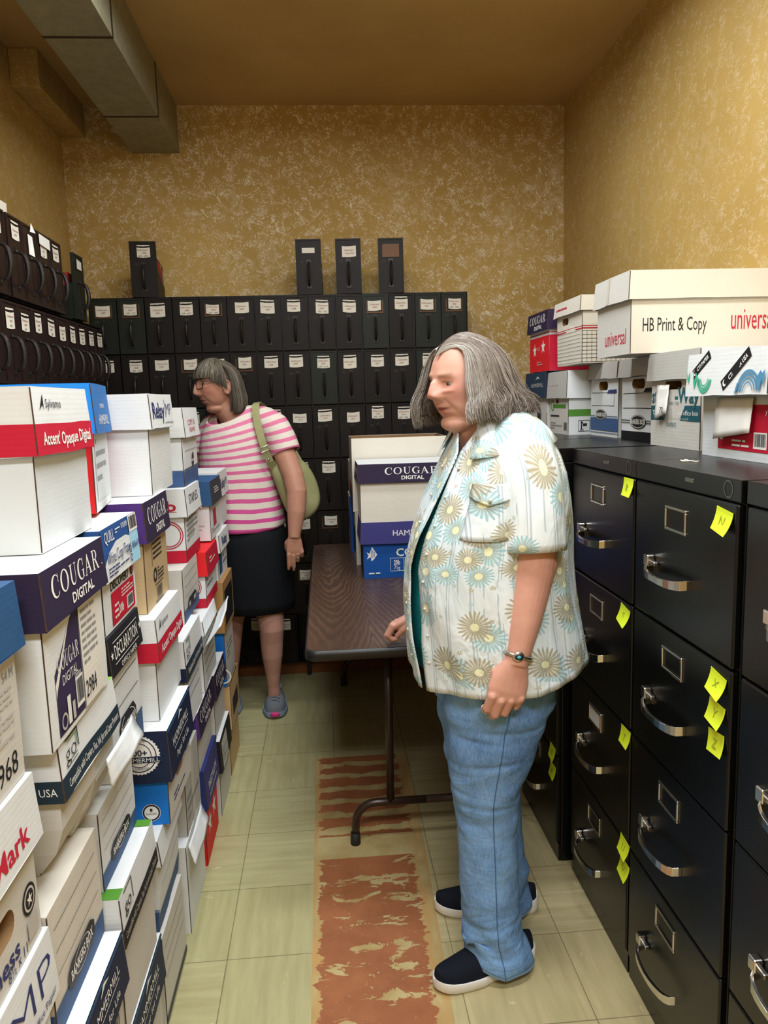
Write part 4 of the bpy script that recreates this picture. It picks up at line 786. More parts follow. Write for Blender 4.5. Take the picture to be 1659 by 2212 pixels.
for k, yy in enumerate((2.42, 3.90)):
    y = yy-3.14; cx = .295-.31
    m = MB()
    for sx in (-.115, .115): m.tube([(cx+sx, y, .70), (cx+sx*1.05, y, .145)], .0135, 'table_leg', 10)
    zb = .145
    for sx in (-1, 1): m.tube([(cx, y, zb), (cx+sx*.17, y, zb)]+[(cx+sx*(.17+.07*sin(R(a))), y, zb-.07*(1-cos(R(a)))) for a in (15, 30, 45, 60, 75, 90)]+[(cx+sx*.243, y, .02)], .0135, 'table_leg', 10)
    lg = m.build('leg_frame', tb, smooth=True)
    for sx in (-1, 1):
        m = MB(); m.tube([(cx+sx*.243, y, 0), (cx+sx*.243, y, .004), (cx+sx*.243, y, .042)], [.0165, .0175, .016], 'rubber', 10); m.build('rubber_foot', lg, smooth=True)
    m = MB(); m.tube([(cx+.13, y+(.02 if k == 0 else -.02), .46), (cx+.12, y+(.25 if k == 0 else -.25), .70)], .006, 'dull_metal', 8); m.build('brace', tb, smooth=True)
GT = 'paper cartons on the folding table'
def Tb(label, x0, x1, y0, y1, z0, z1, body, lid=None, lh=.09, p={}, lp={}, **k):
    ov = .007 if lid else 0
    return carton('paper_carton', label, (x0+x1)/2, (y0+y1)/2, z0, x1-x0-2*ov, y1-y0-2*ov, z1-z0, body, lid, lh, p, lp, 0, GT, **k)
TZ = .7405
Tb('royal blue carton with a lilac lid standing on the table', .138, .585, 3.163, 3.44, TZ, .978, {'*': 'royal_card', '-x': 'ink_card'}, {'*': 'lilac_card'}, .089, {'-y': [('d', [(.06, .46), (.085, .585), (.105, .53), (.135, .44), (.10, .35), (.08, .32), (.07, .40), (.035, .36), (.05, .43), (.03, .49)], 'ink_white'), ('r', .075, .37, .08, .54, 'royal_card'), ('r', .09, .38, .095, .53, 'royal_card'), ('r', .105, .40, .11, .50, 'royal_card'), ('T', .47, .47, .14, 'COPY', 'ink_white', .3), ('x', .05, .06, .16, .12, 1, 'ink_white'), ('r', .26, .12, .60, .128, 'ink_white'), ('r', .26, .36, .60, .368, 'ink_white'), ('r', .26, .12, .263, .368, 'ink_white'), ('r', .39, .12, .393, .368, 'ink_white'), ('T', .325, .285, .09, '20lb', 'ink_white', .06), ('t', .325, .19, .07, '75g', 'ink_white', .06)]}, {'-y': [('t', .53, .5, .26, 'HAMMERMILL', 'ink_white', .46)]})
Tb('white carton with a dark purple lid, top of the table stack', .133, .578, 3.163, 3.445, .9795, 1.224, {'*': 'ivory_card', '-x': 'putty_card'}, {'*': 'purple_card'}, .078, {}, {'-y': [('s', .50, .62, .36, 'COUGAR', 'ink_white', .50), ('T', .51, .24, .20, 'DIGITAL', 'ink_white', .21)], '-x': [('s', .5, .6, .3, 'COUGAR', 'ink_white', .7)]}, lidtop='white_card')
Tb('white carton on the table behind the royal blue one', .125, .56, 3.455, 3.74, TZ, .985, {'*': 'putty_card', '-x': 'greyc_card'}, None, 0, {'-x': [('r', 0, .1, .4, .9, 'blueb_card'), ('r', .5, .2, .9, .7, 'ink_card')]})
Tb('open topped white carton behind the purple lidded one', .118, .55, 3.46, 3.755, .9865, 1.318, {'*': 'ivory_card', '-x': 'greyc_card'}, None, 0, {'-x': [('r', 0, 0, 1, .28, 'lilac_card'), ('r', 0, .28, 1, .36, 'red_card'), ('x', .2, .5, .8, .8, 3, 'ink_grey')]}, open_top=True)
Tb('white carton with blue ends at the far end of the table', .112, .54, 3.765, 4.005, TZ, 1.02, {'*': 'putty_card', '-y': 'royal_card'}, None, 0, {'-x': [('r', .74, 0, 1, 1, 'royal_card'), ('r', .3, .4, .55, .6, 'ink_black')]})
Tb('grey white carton on the far table carton', .116, .53, 3.772, 4.0, 1.0215, 1.19, {'*': 'greyc_card'}, None, 0, {})
# ================================================================ people
def vcol_mat(name, rough, attr='tint', mottle=.1, scale=40, sss=0., spec=.4, bump=0, bscale=200, aniso=None):
    t = NT(name, rough, 0, spec); a = t.n('ShaderNodeVertexColor'); a.layer_name = attr
    f = t.ramp(t.noise(t.co(), scale, 4, .6), .3, .7)
    mul = t.n('ShaderNodeMix', data_type='RGBA', blend_type='MULTIPLY'); t.put(mul.inputs[0], 1.); t.put(mul.inputs[6], a.outputs[0])
    t.put(mul.inputs[7], t.mix(f, (1-mottle, 1-mottle*1.3, 1-mottle*1.3, 1), (1, 1, 1, 1)))
    t.color(mul.outputs[2])
    if sss: t.set(sss=sss); t.b.inputs['Subsurface Radius'].default_value = (.008, .003, .002); t.b.inputs['Subsurface Scale'].default_value = .6
    if bump: t.bump(t.noise(t.co(), bscale, 3, .6), bump, .002)
    return t
vcol_mat('skin', .5, 'tint', .09, 34, .12, .35, .12, 260)
vcol_mat('hair', .55, 'tint', .14, 24, 0, .3)
flat('eye_white', '988d82', .2); flat('iris', '5d6458', .2); flat('pupil', '0a0a0a', .1); flat('glasses_frame', '141213', .25); flat('silver', 'cfcac0', .25, 1); flat('turquoise', '3f9fb8', .3); flat('black_band', '17171a', .5)
t = flat('lens', 'ffffff', .02); t.set(trans=1., spec=.5)
def cloth(name, c, rough=.8, weave=900, bump=.15, var=.06, folds=.35):
    t = flat(name, c, rough, 0, var, .2, 9)
    h = t.math('ADD', t.math('MULTIPLY', t.noise(t.mapv(t.co(), (1, 1, .45)), 16, 3, .5, .6), folds*4), t.math('MULTIPLY', t.noise(t.co(), weave, 1), .12))
    t.bump(h, bump*2, .006); return t
cloth('undershirt_teal', '16868c'); cloth('skirt_black', '131519', .85, 900, .2); cloth('shoe_knit', '10141f', .85, 700, .2, .1, .1); cloth('shoe_grey', '71757c', .8, 500, .2, .15, .2); cloth('shoe_trim', '8c9299', .6); flat('sole_white', 'e3e0da', .6); flat('sole_blue', '7f95ad', .6); flat('sole_dark', '22242a', .7)
flat('magenta', 'd02a78', .6); flat('mint', '8fd3c4', .6); cloth('lace', '5b5f66', .8)
t = cloth('bag_olive', '97966a', .55, 300, .12, .1, .3)
def floral():
    t = NT('shirt_floral', .75, 0, .2); uv = t.n('ShaderNodeUVMap'); uv.uv_map = 'uv'; u = uv.outputs[0]
    white = lin('e3e8ea'); col = t.mix(t.ramp(t.noise(u, 5, 3), .4, .75), white, lin('cbdce0'))
    sp = t.n('ShaderNodeSeparateXYZ', i0=u); x, y = sp.outputs[0], sp.outputs[1]
    # thin paired woven stripes running down the cloth
    fx = t.math('FRACT', t.math('MULTIPLY', x, 1/.062)); st = None
    for c, w in ((.30, .035), (.42, .02), (.80, .03)):
        q = t.math('LESS_THAN', t.math('ABSOLUTE', t.math('SUBTRACT', fx, c)), w); st = q if st is None else t.math('MAXIMUM', st, q)
    dash = t.math('GREATER_THAN', t.noise(t.mapv(u, (30, 6, 1)), 1.2, 2), .44)
    col = t.mix(t.math('MULTIPLY', t.math('MULTIPLY', st, dash), .5), col, lin('7f98a6'))
    def flowers(col, off, dens, rad, c1, c2, pet, thr, seedrot):
        m = t.mapv(u, (dens, dens, dens), (0, 0, 0), off)
        vo = t.n('ShaderNodeTexVoronoi', Vector=m, voronoi_dimensions='2D'); vo.inputs['Scale'].default_value = 1.; vo.inputs['Randomness'].default_value = .62
        rn = t.n('ShaderNodeSeparateColor', i0=vo.outputs['Color'])
        d = t.n('ShaderNodeVectorMath', operation='SUBTRACT', i0=m, i1=vo.outputs['Position']).outputs[0]
        s2 = t.n('ShaderNodeSeparateXYZ', i0=d); dx, dy = s2.outputs[0], s2.outputs[1]
        # random squash so some blooms look side-on
        dy = t.math('MULTIPLY', dy, t.math('MULTIPLY_ADD', rn.outputs[2], .55, .95))
        r = t.math('SQRT', t.math('ADD', t.math('MULTIPLY', dx, dx), t.math('MULTIPLY', dy, dy)))
        th = t.math('ADD', t.math('ARCTAN2', dy, dx), t.math('MULTIPLY', rn.outputs[0], 6.))
        nz = t.noise(m, 5, 2)
        ps = t.math('COSINE', t.math('ADD', t.math('MULTIPLY', th, pet), t.math('MULTIPLY', nz, 4.)))
        R_ = t.math('MULTIPLY', t.math('MULTIPLY_ADD', ps, .15, t.math('MULTIPLY_ADD', nz, .35, .62)), rad)
        R_ = t.math('MULTIPLY', R_, t.math('MULTIPLY_ADD', rn.outputs[0], .35, .78))
        on = t.math('MULTIPLY', t.math('LESS_THAN', r, R_), t.math('LESS_THAN', rn.outputs[1], thr))
        pc = t.mix(t.math('GREATER_THAN', rn.outputs[0], .5), c1, c2)
        vein = t.math('MULTIPLY_ADD', ps, .35, .5)
        pc = t.mix(t.math('MULTIPLY', t.math('SUBTRACT', 1., vein), .75), pc, lin('e9ece4'))
        pc = t.mix(t.ramp(r, rad*.22, rad*.50), t.mix(.45, pc, lin('8d8053')), pc)
        ctr = t.math('LESS_THAN', r, t.math('MULTIPLY', rad, .20))
        pc = t.mix(ctr, pc, lin('e6e3b0'))
        return t.mix(t.math('MULTIPLY', on, .84), col, pc)
    col = flowers(col, (.3, .7, 0), 26, .20, lin('8fbcc5'), lin('9f916c'), 5, .5, 1)
    col = flowers(col, (.1, .4, 0), 10.2, .50, lin('74b4c0'), lin('6aa9b8'), 21, .88, 2)
    col = flowers(col, (.62, .93, 0), 9.4, .47, lin('93824f'), lin('86774b'), 22, .84, 3)
    t.color(col)
    h = t.math('ADD', t.math('MULTIPLY', t.noise(t.mapv(u, (9, 4, 1)), 1.6, 3, .5, .8), 1.6), t.math('MULTIPLY', t.noise(u, 420, 1), .02))
    t.bump(h, .42, .018)
floral()
def denim():
    t = NT('denim', .85, 0, .2); v = t.co(); sp = t.n('ShaderNodeSeparateXYZ', i0=v)
    tw = t.noise(t.mapv(v, (260, 260, 60), (0, 0, 0)), 1, 3, .7)
    wash = t.ramp(t.noise(t.mapv(v, (1, 1, .6)), 7, 4, .6), .3, .72)
    c = t.mix(wash, lin('3d6aa3'), lin('7cabe0')); c = t.mix(t.math('MULTIPLY', t.ramp(tw, .35, .7), .32), c, lin('b3c6da'))
    t.color(c); t.bump(t.math('ADD', t.math('MULTIPLY', tw, .3), t.math('MULTIPLY', t.noise(t.mapv(v, (1, 1, 2.2)), 9, 3, .5, 1.), 2.5)), .35, .008)
    flat('denim_seam', '44658f', .85); flat('denim_hem', '6f8fb2', .85)
denim()
def stripes():
    t = NT('tee_striped', .8, 0, .2); v = t.co(); sp = t.n('ShaderNodeSeparateXYZ', i0=v); x, y, z = sp.outputs
    up = t.ramp(z, 1.12, 1.42, True)
    zz = t.math('SUBTRACT', z, t.math('MULTIPLY', t.math('MULTIPLY', t.math('ADD', x, .1), .30), up))
    zz = t.math('ADD', zz, t.math('MULTIPLY_ADD', t.noise(v, 3.2, 2), .03, -.015))
    f = t.math('FRACT', t.math('DIVIDE', zz, .0468))
    on = t.math('LESS_THAN', t.math('ABSOLUTE', t.math('SUBTRACT', f, .5)), t.math('MULTIPLY_ADD', t.noise(v, 60), .04, .19))
    pk = t.mix(t.ramp(z, .95, 1.35), lin('cf4f93'), lin('d97a9c'))
    t.color(t.mix(on, lin('dcd2c6'), pk))
    t.bump(t.noise(t.mapv(v, (1, 1, .5)), 11, 3, .5, .8), .5, .012)
stripes()
def remeshed(name, mb, voxel, parent, smooth=2, fac=.5):
    o = mb.build(name); md = o.modifiers.new('r', 'REMESH'); md.mode = 'VOXEL'; md.voxel_size = voxel; md.use_smooth_shade = True
    sm = o.modifiers.new('s', 'SMOOTH'); sm.iterations = smooth; sm.factor = fac
    dg = bpy.context.evaluated_depsgraph_get(); me = bpy.data.meshes.new_from_object(o.evaluated_get(dg))
    mats = [x for x in o.data.materials]; old = o.data; o.modifiers.clear(); o.data = me; bpy.data.meshes.remove(old); me.name = name
    if not me.materials:
        for x in mats[:1]: me.materials.append(x)
    me.polygons.foreach_set('material_index', [0]*len(me.polygons)); me.polygons.foreach_set('use_smooth', [True]*len(me.polygons))
    return attach(o, parent)
def attach(o, parent):
    o.parent = parent; o.matrix_parent_inverse = Matrix.Translation(-parent.location); return o
def paint(me, fn):
    a = me.color_attributes.new('tint', 'FLOAT_COLOR', 'POINT'); buf = []
    for v in me.vertices: buf += fn(v.co)
    a.data.foreach_set('color', buf)
def gs(d, s): return math.exp(-(d/s)**2)
def seg_d(px, pz, ax, az, bx, bz):
    t = max(0, min(1, ((px-ax)*(bx-ax)+(pz-az)*(bz-az))/((bx-ax)**2+(bz-az)**2))); return math.hypot(px-ax-t*(bx-ax), pz-az-t*(bz-az))
class Head:
    """head frame: x = her right, y = forward, z = up; features pushed out of an ovoid"""
    def __init__(s, c, yaw, pitch=0, jaw=.22, nose=.027, w=.073, jowl=.006, ez=.013):
        F = Vector((-cos(yaw), -sin(yaw), 0)); U = Vector((0, 0, 1)); Rt = F.cross(U)
        F2 = F*cos(pitch)+U*sin(pitch); U2 = Rt.cross(F2)
        s.M = Matrix((Rt, F2, U2)).transposed(); s.c = Vector(c); s.jaw, s.nose, s.w, s.jowl, s.ez = jaw, nose, w, jowl, ez
    def W(s, p): return s.c + s.M @ Vector(p)
    def L(s, p): return s.M.transposed() @ (Vector(p)-s.c)
    def surf(s, a, e):
        """azimuth a from forward (+ to her right), elevation e"""
        d = Vector((sin(a)*cos(e), cos(a)*cos(e), sin(e)))
        x, y, z = d.x*s.w, d.y*(.094 if d.y > 0 else .100), d.z*.112
        if z < 0:
            q = -z/.112; x *= 1-s.jaw*q*q; y *= (1-.06*q*q) if y > 0 else (1-.35*q*q)
        if d.y > .05:
            k = min(1, (d.y-.05)/.35); ax = abs(x); ez = s.ez; bz = ez+.013
            if -.046 < z < bz:
                t = max(0, min(1, (bz-z)/(bz+.028))); q = max(0, min(1, (z+.047)/.014)); amp = s.nose*(.36+.64*t**1.15)*q*q*(3-2*q)*min(1, (bz-z)/.008)
                y += k*amp*(.6*gs(x, .0085+.0065*t)+.4*math.exp(-(x/(.0085+.0075*t))**4))
            y += k*(.0125*gs(ax-.0165, .0070)*gs(z+.0340, .0080) - .0125*gs(ax-.031, .0170)*gs(z-ez, .0120) + .0045*gs(ax-.030, .022)*gs(z-ez-.020, .008)
                    + .005*gs(ax-.043, .022)*gs(z+.018, .020) + .0078*gs(x, .019)*gs(z+.0590, .0050) + .0086*gs(x, .0175)*gs(z+.0708, .0055) - .0070*gs(x, .023)*gs(z+.0648, .0026)
                    - .0018*gs(x, .004)*gs(z+.051, .006) + .009*gs(x, .019)*gs(z+.098, .013) - .004*gs(x, .016)*gs(z+.082, .006))
            y += k*(.0028*gs(seg_d(ax, z, .020, ez-.0175, .042, ez-.0165), .0045) - .0022*gs(seg_d(ax, z, .022, ez-.025, .044, ez-.022), .003) - .0016*gs(seg_d(ax, z, .020, ez+.0125, .045, ez+.0115), .002))
            y -= k*(.0009*gs(z-.060, .0022)+.0009*gs(z-.051, .0022))*gs(x, .035)
            y -= k*.0032*gs(seg_d(ax, z, .0195, -.034, .0300, -.064), .0042) + k*.0030*gs(seg_d(ax, z, .0275, -.068, .0320, -.090), .004)
            y += k*.0022*gs(seg_d(ax, z, .030, -.034, .040, -.062), .010)
        if z < -.02: x += math.copysign(s.jowl*gs(abs(z)-.078, .028)*gs(d.y-.45, .5), x)
        return Vector((x, y, z))
    def add(s, mb, mat='skin', nu=110, nv=90):
        rs = []
        for j in range(nv+1):
            e = -pi/2+pi*j/nv*.9999+.0001; rs.append([s.W(s.surf(2*pi*i/nu, e)) for i in range(nu)])
        mb.loft([r[::-1] for r in rs], mat, caps=False)
        for sx in (-1, 1):   # eyelids
            ez = s.ez
            for zz, r, bow in ((ez+.0066, .0031, .0042), (ez-.0056, .0023, -.0034)):
                pts = []
                for k in range(9):
                    t = k/8; x = .0175+.0285*t; z = ez+(zz-ez)*sin(pi*t)**.6-.0012*t
                    yy = .0788-.0125*(abs(t-.42)/.58)**2; pts.append(s.W((sx*x, yy, z)))
                mb.tube(pts, [r*.5]+[r]*7+[r*.5], mat, 8)
    def ear(s, mb, sx, mat='skin'):
        mb.ball(s.W((sx*(s.w+.004), -.010, -.012)), (.008, .018, .031), mat, 14, 10, s.M)
        pts = [s.W((sx*(s.w+.011+.003*sin(a)), -.010-.017*cos(a), -.010+.030*sin(a))) for a in [R(q) for q in range(-80, 215, 20)]]
        mb.tube(pts, .0042, mat, 8)
    def eyes(s, parent, look=(0, 0)):
        for sx in (-1, 1):
            m = MB(); c = (sx*.0315, .0672, s.ez); r = .0127
            g = Vector((look[0], 1, look[1])).normalized(); e1 = g.cross(Vector((0, 0, 1))).normalized(); e2 = e1.cross(g)
            def disc(a0, a1, mat, bulge=1.0):
                n = 20; vs = []
                for a in (a0, a1):
                    for k in range(n):
                        q = 2*pi*k/n; vs.append(s.W(Vector(c)+(g*cos(a)+(e1*cos(q)+e2*sin(q))*sin(a))*r*bulge))
                m.add(vs, [(k, (k+1) % n, n+(k+1) % n, n+k) for k in range(n)], mat)
            disc(.0001, .25, 'pupil', 1.02); disc(.25, .62, 'iris', 1.015)
            k = .62
            while k < 2.4: disc(k, k+.2, 'eye_white'); k += .2
            attach(m.build('eye', smooth=True), parent)
def relax(p, it=2):
    for _ in range(it): p = [p[0]]+[(p[i-1]+p[i]*2+p[i+1])/4 for i in range(1, len(p)-1)]+[p[-1]]
    return p
def hair_mesh(H, paths, cols, rad, name, parent, cap=None):
    m = MB(); tint = []
    for p, c, r in zip(paths, cols, rad):
        k = len(p); n0 = len(m.v)
        m.tube([H.W(q) for q in p], [r*(.7+.3*sin(pi*min(1, i/(k-1)*1.05))) if i < k-1 else r*.25 for i in range(k)], 'hair', 3, False)
        tint += [c]*(len(m.v)-n0)
    if cap:
        n0 = len(m.v); m.loft([[H.W(q) for q in r] for r in cap[0]], 'hair', cap[2] if len(cap) > 2 else False, False); tint += [cap[1]]*(len(m.v)-n0)
    o = attach(m.build(name, smooth=True), parent); a = o.data.color_attributes.new('tint', 'FLOAT_COLOR', 'POINT')
    a.data.foreach_set('color', [x for c in tint for x in c]); return o
def mixc(a, b, t): return tuple(x+(y-x)*t for x, y in zip(a, b))
def hand(mb, wr, ax_d, ax_s, ax_p, sc=1., curl=(.9, .9, .95, 1.0), thumb=(.35, .5), flip=1, lens=(.068, .075, .070, .055), mat='skin', pw=.040):
    """wr wrist, ax_d down the hand, ax_s towards the thumb side, ax_p out of the palm; four bent fingers and a thumb"""
    D, Sd, P = [Vector(v).normalized() for v in (ax_d, ax_s, ax_p)]; wr = Vector(wr)
    pt = lambda d, s_, p: wr+(D*d+Sd*s_+P*p)*sc
    rings = []
    for d, hw, hp, so, po in ((-.03, .018, .015, 0, 0), (-.006, .0265, .0195, 0, 0), (.004, .0275, .019, 0, 0), (.02, .033, .0185, .001, 0), (.045, pw, .0175, .002, .001), (.070, pw+.002, .016, .002, .001), (.088, pw, .0135, .001, .002), (.096, pw*.8, .008, .0, .003)):
        rings.append([pt(d, so+hw*math.copysign(abs(cos(a))**.8, cos(a)), po+hp*math.copysign(abs(sin(a))**.9, sin(a))) for a in [2*pi*k/20 for k in range(20)]])
    mb.loft(rings, mat)
    tips = []
    for i in range(4):
        so = .031-.0205*i; kn = (.088, .093, .088, .079)[i]; L = lens[i]; c = curl[i]; r = (.0100, .0102, .0098, .0088)[i]
        seg = (L*.46, L*.31, L*.23); ang = c*.55; d, p = kn, .0; pts = [pt(kn-.022, so*.95, .0), pt(d, so, p-.003)]
        for q, sg in enumerate(seg):
            d += sg*cos(ang); p += sg*sin(ang); pts.append(pt(d, so*(1+.04*(q+1)*(1 if c < .6 else -.3)), p)); ang += c*(1.15 if q == 0 else .8)
        mb.tube(pts, [x*sc for x in (r*.9, r*1.12, r*1.02, r*.95, r*.72)], mat, 10)
        mb.ball(pts[-1], r*.76*sc, mat, 10, 6); mb.ball(pts[1], r*1.16*sc, mat, 10, 6); mb.ball(pts[2], r*1.04*sc, mat, 10, 6); tips.append(pts)
    a, b = thumb
    pts = [pt(.018, .018, .006), pt(.038, .034+.010*a, .014), pt(.062, .036+.022*a, .020+.012*b), pt(.086, .030+.020*a, .028+.022*b)]
    mb.tube(pts, [.014*sc, .0135*sc, .0112*sc, .0085*sc], mat, 10); mb.ball(pts[-1], .0088*sc, mat, 10, 6)
    return tips
def ering(cx, cy, z, a, b, n=48, ph0=0., ex=2.2, f=None):
    out = []
    for k in range(n):
        p = ph0+2*pi*k/n; c, s_ = cos(p), sin(p)
        r = 1+(f(p, z) if f else 0)
        out.append(Vector((cx-a*r*math.copysign(abs(c)**(2/ex), c), cy-b*r*math.copysign(abs(s_)**(2/ex), s_), z)))
    return out
def interp(tab, z):
    if z <= tab[0][0]: return list(tab[0][1:])
    for i in range(len(tab)-1):
        if tab[i][0] <= z <= tab[i+1][0] or i == len(tab)-2:
            t = (z-tab[i][0])/(tab[i+1][0]-tab[i][0]); t = max(0, min(1, t)); return [a+(b-a)*t for a, b in zip(tab[i][1:], tab[i+1][1:])]
def shoe(parent, heel, toe, wid, up, sole, ht=.085, extra=None, name='shoe'):
    heel, toe = Vector(heel), Vector(toe); d = (toe-heel); Ln = d.length; d.normalize(); sd = Vector((-d.y, d.x, 0))
    wf = lambda s: wid*(.62+.55*sin(pi*min(1, max(0, s*.92+.04)))**.8 * (1 if s > .5 else .75)) * (1 if s < .86 else math.sqrt(max(.02, 1-((s-.86)/.142)**2))) * (1 if s > .07 else math.sqrt(max(.1, 1-((.07-s)/.075)**2)))
    hf = lambda s: ht*(.62+1.0*s) if s < .35 else ht*(.972-.62*((s-.35)/.65)**1.05)
    ss = [0, .008, .02, .04, .07, .12, .2, .3, .4, .5, .6, .7, .8, .87, .92, .955, .978, .992, 1.0]
    rings = []; srings = []
    for s in ss:
        c = heel+d*(Ln*s); w = wf(s); h = hf(s)*(1 if 0 < s < 1 else .55); lift = .012*max(0, (s-.75)/.25)**2+.006*max(0, (.1-s)/.1)
        rings.append([c+sd*(w*cos(a))*(1-.10*max(0, sin(a)))+Vector((0, 0, .022+lift+h*max(0, sin(a))**.75*(1 if sin(a) > 0 else 0)-(.004 if sin(a) < 0 else 0))) for a in [2*pi*k/22 for k in range(22)]])
        zt, w2 = .028+lift+.014*max(0, (.45-s)/.45), w*1.06
        srings.append([c+d*(.004*(1 if s > .9 else -1 if s < .1 else 0))+sd*x*w2+Vector((0, 0, z)) for x, z in ((-.92, lift), (.92, lift), (1.02, lift+.012), (1.0, zt), (.7, zt-.004), (-.7, zt-.004), (-1.0, zt), (-1.02, lift+.012))])
    m = MB(); m.loft(rings, up); o = attach(m.build(name, smooth=True), parent)
    sm = o.modifiers.new('sub', 'SUBSURF'); sm.levels = sm.render_levels = 1
    m = MB(); m.loft(srings, sole); so = m.build('sole', smooth=True); so.parent = o; bevel(so, .004); so.matrix_parent_inverse = Matrix.Identity(4); so.matrix_parent_inverse = Matrix.Translation((0, 0, 0))
    return o, so, d, sd, hf, wf, Ln
# ---------------------------------------------------------------- the woman in the floral shirt
P1 = thing('person', 'person with grey shoulder length hair in a floral short sleeved shirt and blue jeans', 'person', (.40, 1.90, 0))
H1 = Head((.352, 1.885, 1.526), R(26), R(-2), .10, .0245, .077, .011, -.005)
m = MB(); H1.add(m)
m.tube([H1.W((0, -.012, -.040)), H1.W((0, -.020, -.088)), (.392, 1.898, 1.375), (.41, 1.90, 1.32), (.42, 1.90, 1.2), (.42, 1.90, .95)], [.058, .062, .066, .09, .11, .11], 'skin', 24)
m.ball(H1.W((0, .022, -.100)), (.050, .050, .026), 'skin', 20, 12, H1.M)
arm = [((.445, 1.80, 1.33), .058), ((.462, 1.715, 1.26), .056), ((.466, 1.700, 1.18), .054), ((.470, 1.695, 1.135), .052), ((.462, 1.690, 1.085), .0505), ((.450, 1.683, 1.035), .047), ((.437, 1.672, .975), .040), ((.426, 1.663, .925), .0315), ((.418, 1.657, .893), .0275), ((.414, 1.655, .88), .027)]
m.tube([a for a, r in arm], [r for a, r in arm], 'skin', 24, True)
m.ball((.490, 1.69, 1.105), (.030, .034, .040), 'skin', 16, 10)
m.tube([(.43, 1.90, 1.30), (.445, 1.80, 1.33)], [.08, .058], 'skin', 20)
tips1 = hand(m, (.417, 1.656, .893), (-.30, -.10, -.95), (-.95, -.05, .30), (.05, .99, -.10), 1.08, (.72, .66, .74, 1.05), (.2, .9), 1, (.074, .080, .074, .058), 'skin', .042)
# far arm, fist resting on the table edge
arm = [((.42, 1.99, 1.33), .058), ((.43, 2.085, 1.28), .055), ((.425, 2.145, 1.13), .050), ((.41, 2.17, 1.04), .046), ((.34, 2.205, .93), .038), ((.275, 2.245, .857), .029), ((.255, 2.255, .830), .026)]
m.tube([a for a, r in arm], [r for a, r in arm], 'skin', 20); m.tube([(.42, 1.9, 1.30), (.42, 1.99, 1.33)], [.08, .058], 'skin', 16)
hand(m, (.262, 2.255, .838), (-.80, .12, -.38), (-.12, -.95, .1), (.3, .1, -.92), .92, (1.15, 1.15, 1.15, 1.15), (.1, .2))
for yy in (1.815, 2.03): m.tube([(.42, 1.9, 1.0), (.41, yy, .80), (.38, yy, .45), (.40, yy, .08)], [.12, .08, .055, .035], 'skin', 16)
b1 = remeshed('body', m, .0026, P1, 2, .5)
HZ = H1.ez
def skin1(co):
    p = H1.L(co); c = lin('d9a591')
    if abs(p.x) < .09 and -.13 < p.z < .12 and p.y > -.02:
        ax = abs(p.x)
        c = mixc(c, lin('d08f7f'), .7*gs(ax-.045, .025)*gs(p.z+.025, .03)); c = mixc(c, lin('cc8373'), .75*gs(p.x, .016)*gs(p.z+.03, .016))
        c = mixc(c, lin('a9544e'), .95*gs(p.x, .0205)*gs(p.z+.0655, .0085)*(p.y > .06)); c = mixc(c, lin('6b2f2c'), .9*gs(p.x, .024)*gs(p.z+.0648-.004*(ax/.024)**2, .0022)*(p.y > .06))
        c = mixc(c, lin('9c7560'), .7*gs(seg_d(ax, p.z, .016, .018+HZ, .044, .022+HZ), .0045)*(p.y > .05)); c = mixc(c, lin('b97d6c'), .5*gs(ax-.031, .016)*gs(p.z-HZ, .010)*(p.y > .05))
        c = mixc(c, lin('5a3a30'), .75*gs(p.z-HZ-.0050, .0014)*(abs(ax-.032) < .0135)*(p.y > .05)); c = mixc(c, lin('a2665a'), .5*gs(p.z-HZ+.0075, .002)*(abs(ax-.032) < .013)*(p.y > .05))
    elif p.z < -.13: c = mixc(c, lin('d29a86'), .6)
    if p.z > .02 and (p.z > .098 or p.y < .03) and p.length < .2: c = lin('675b52')
    return tuple(c[:3])+(1.,)
paint(b1.data, skin1)
H1.eyes(P1, (.0, -.06))
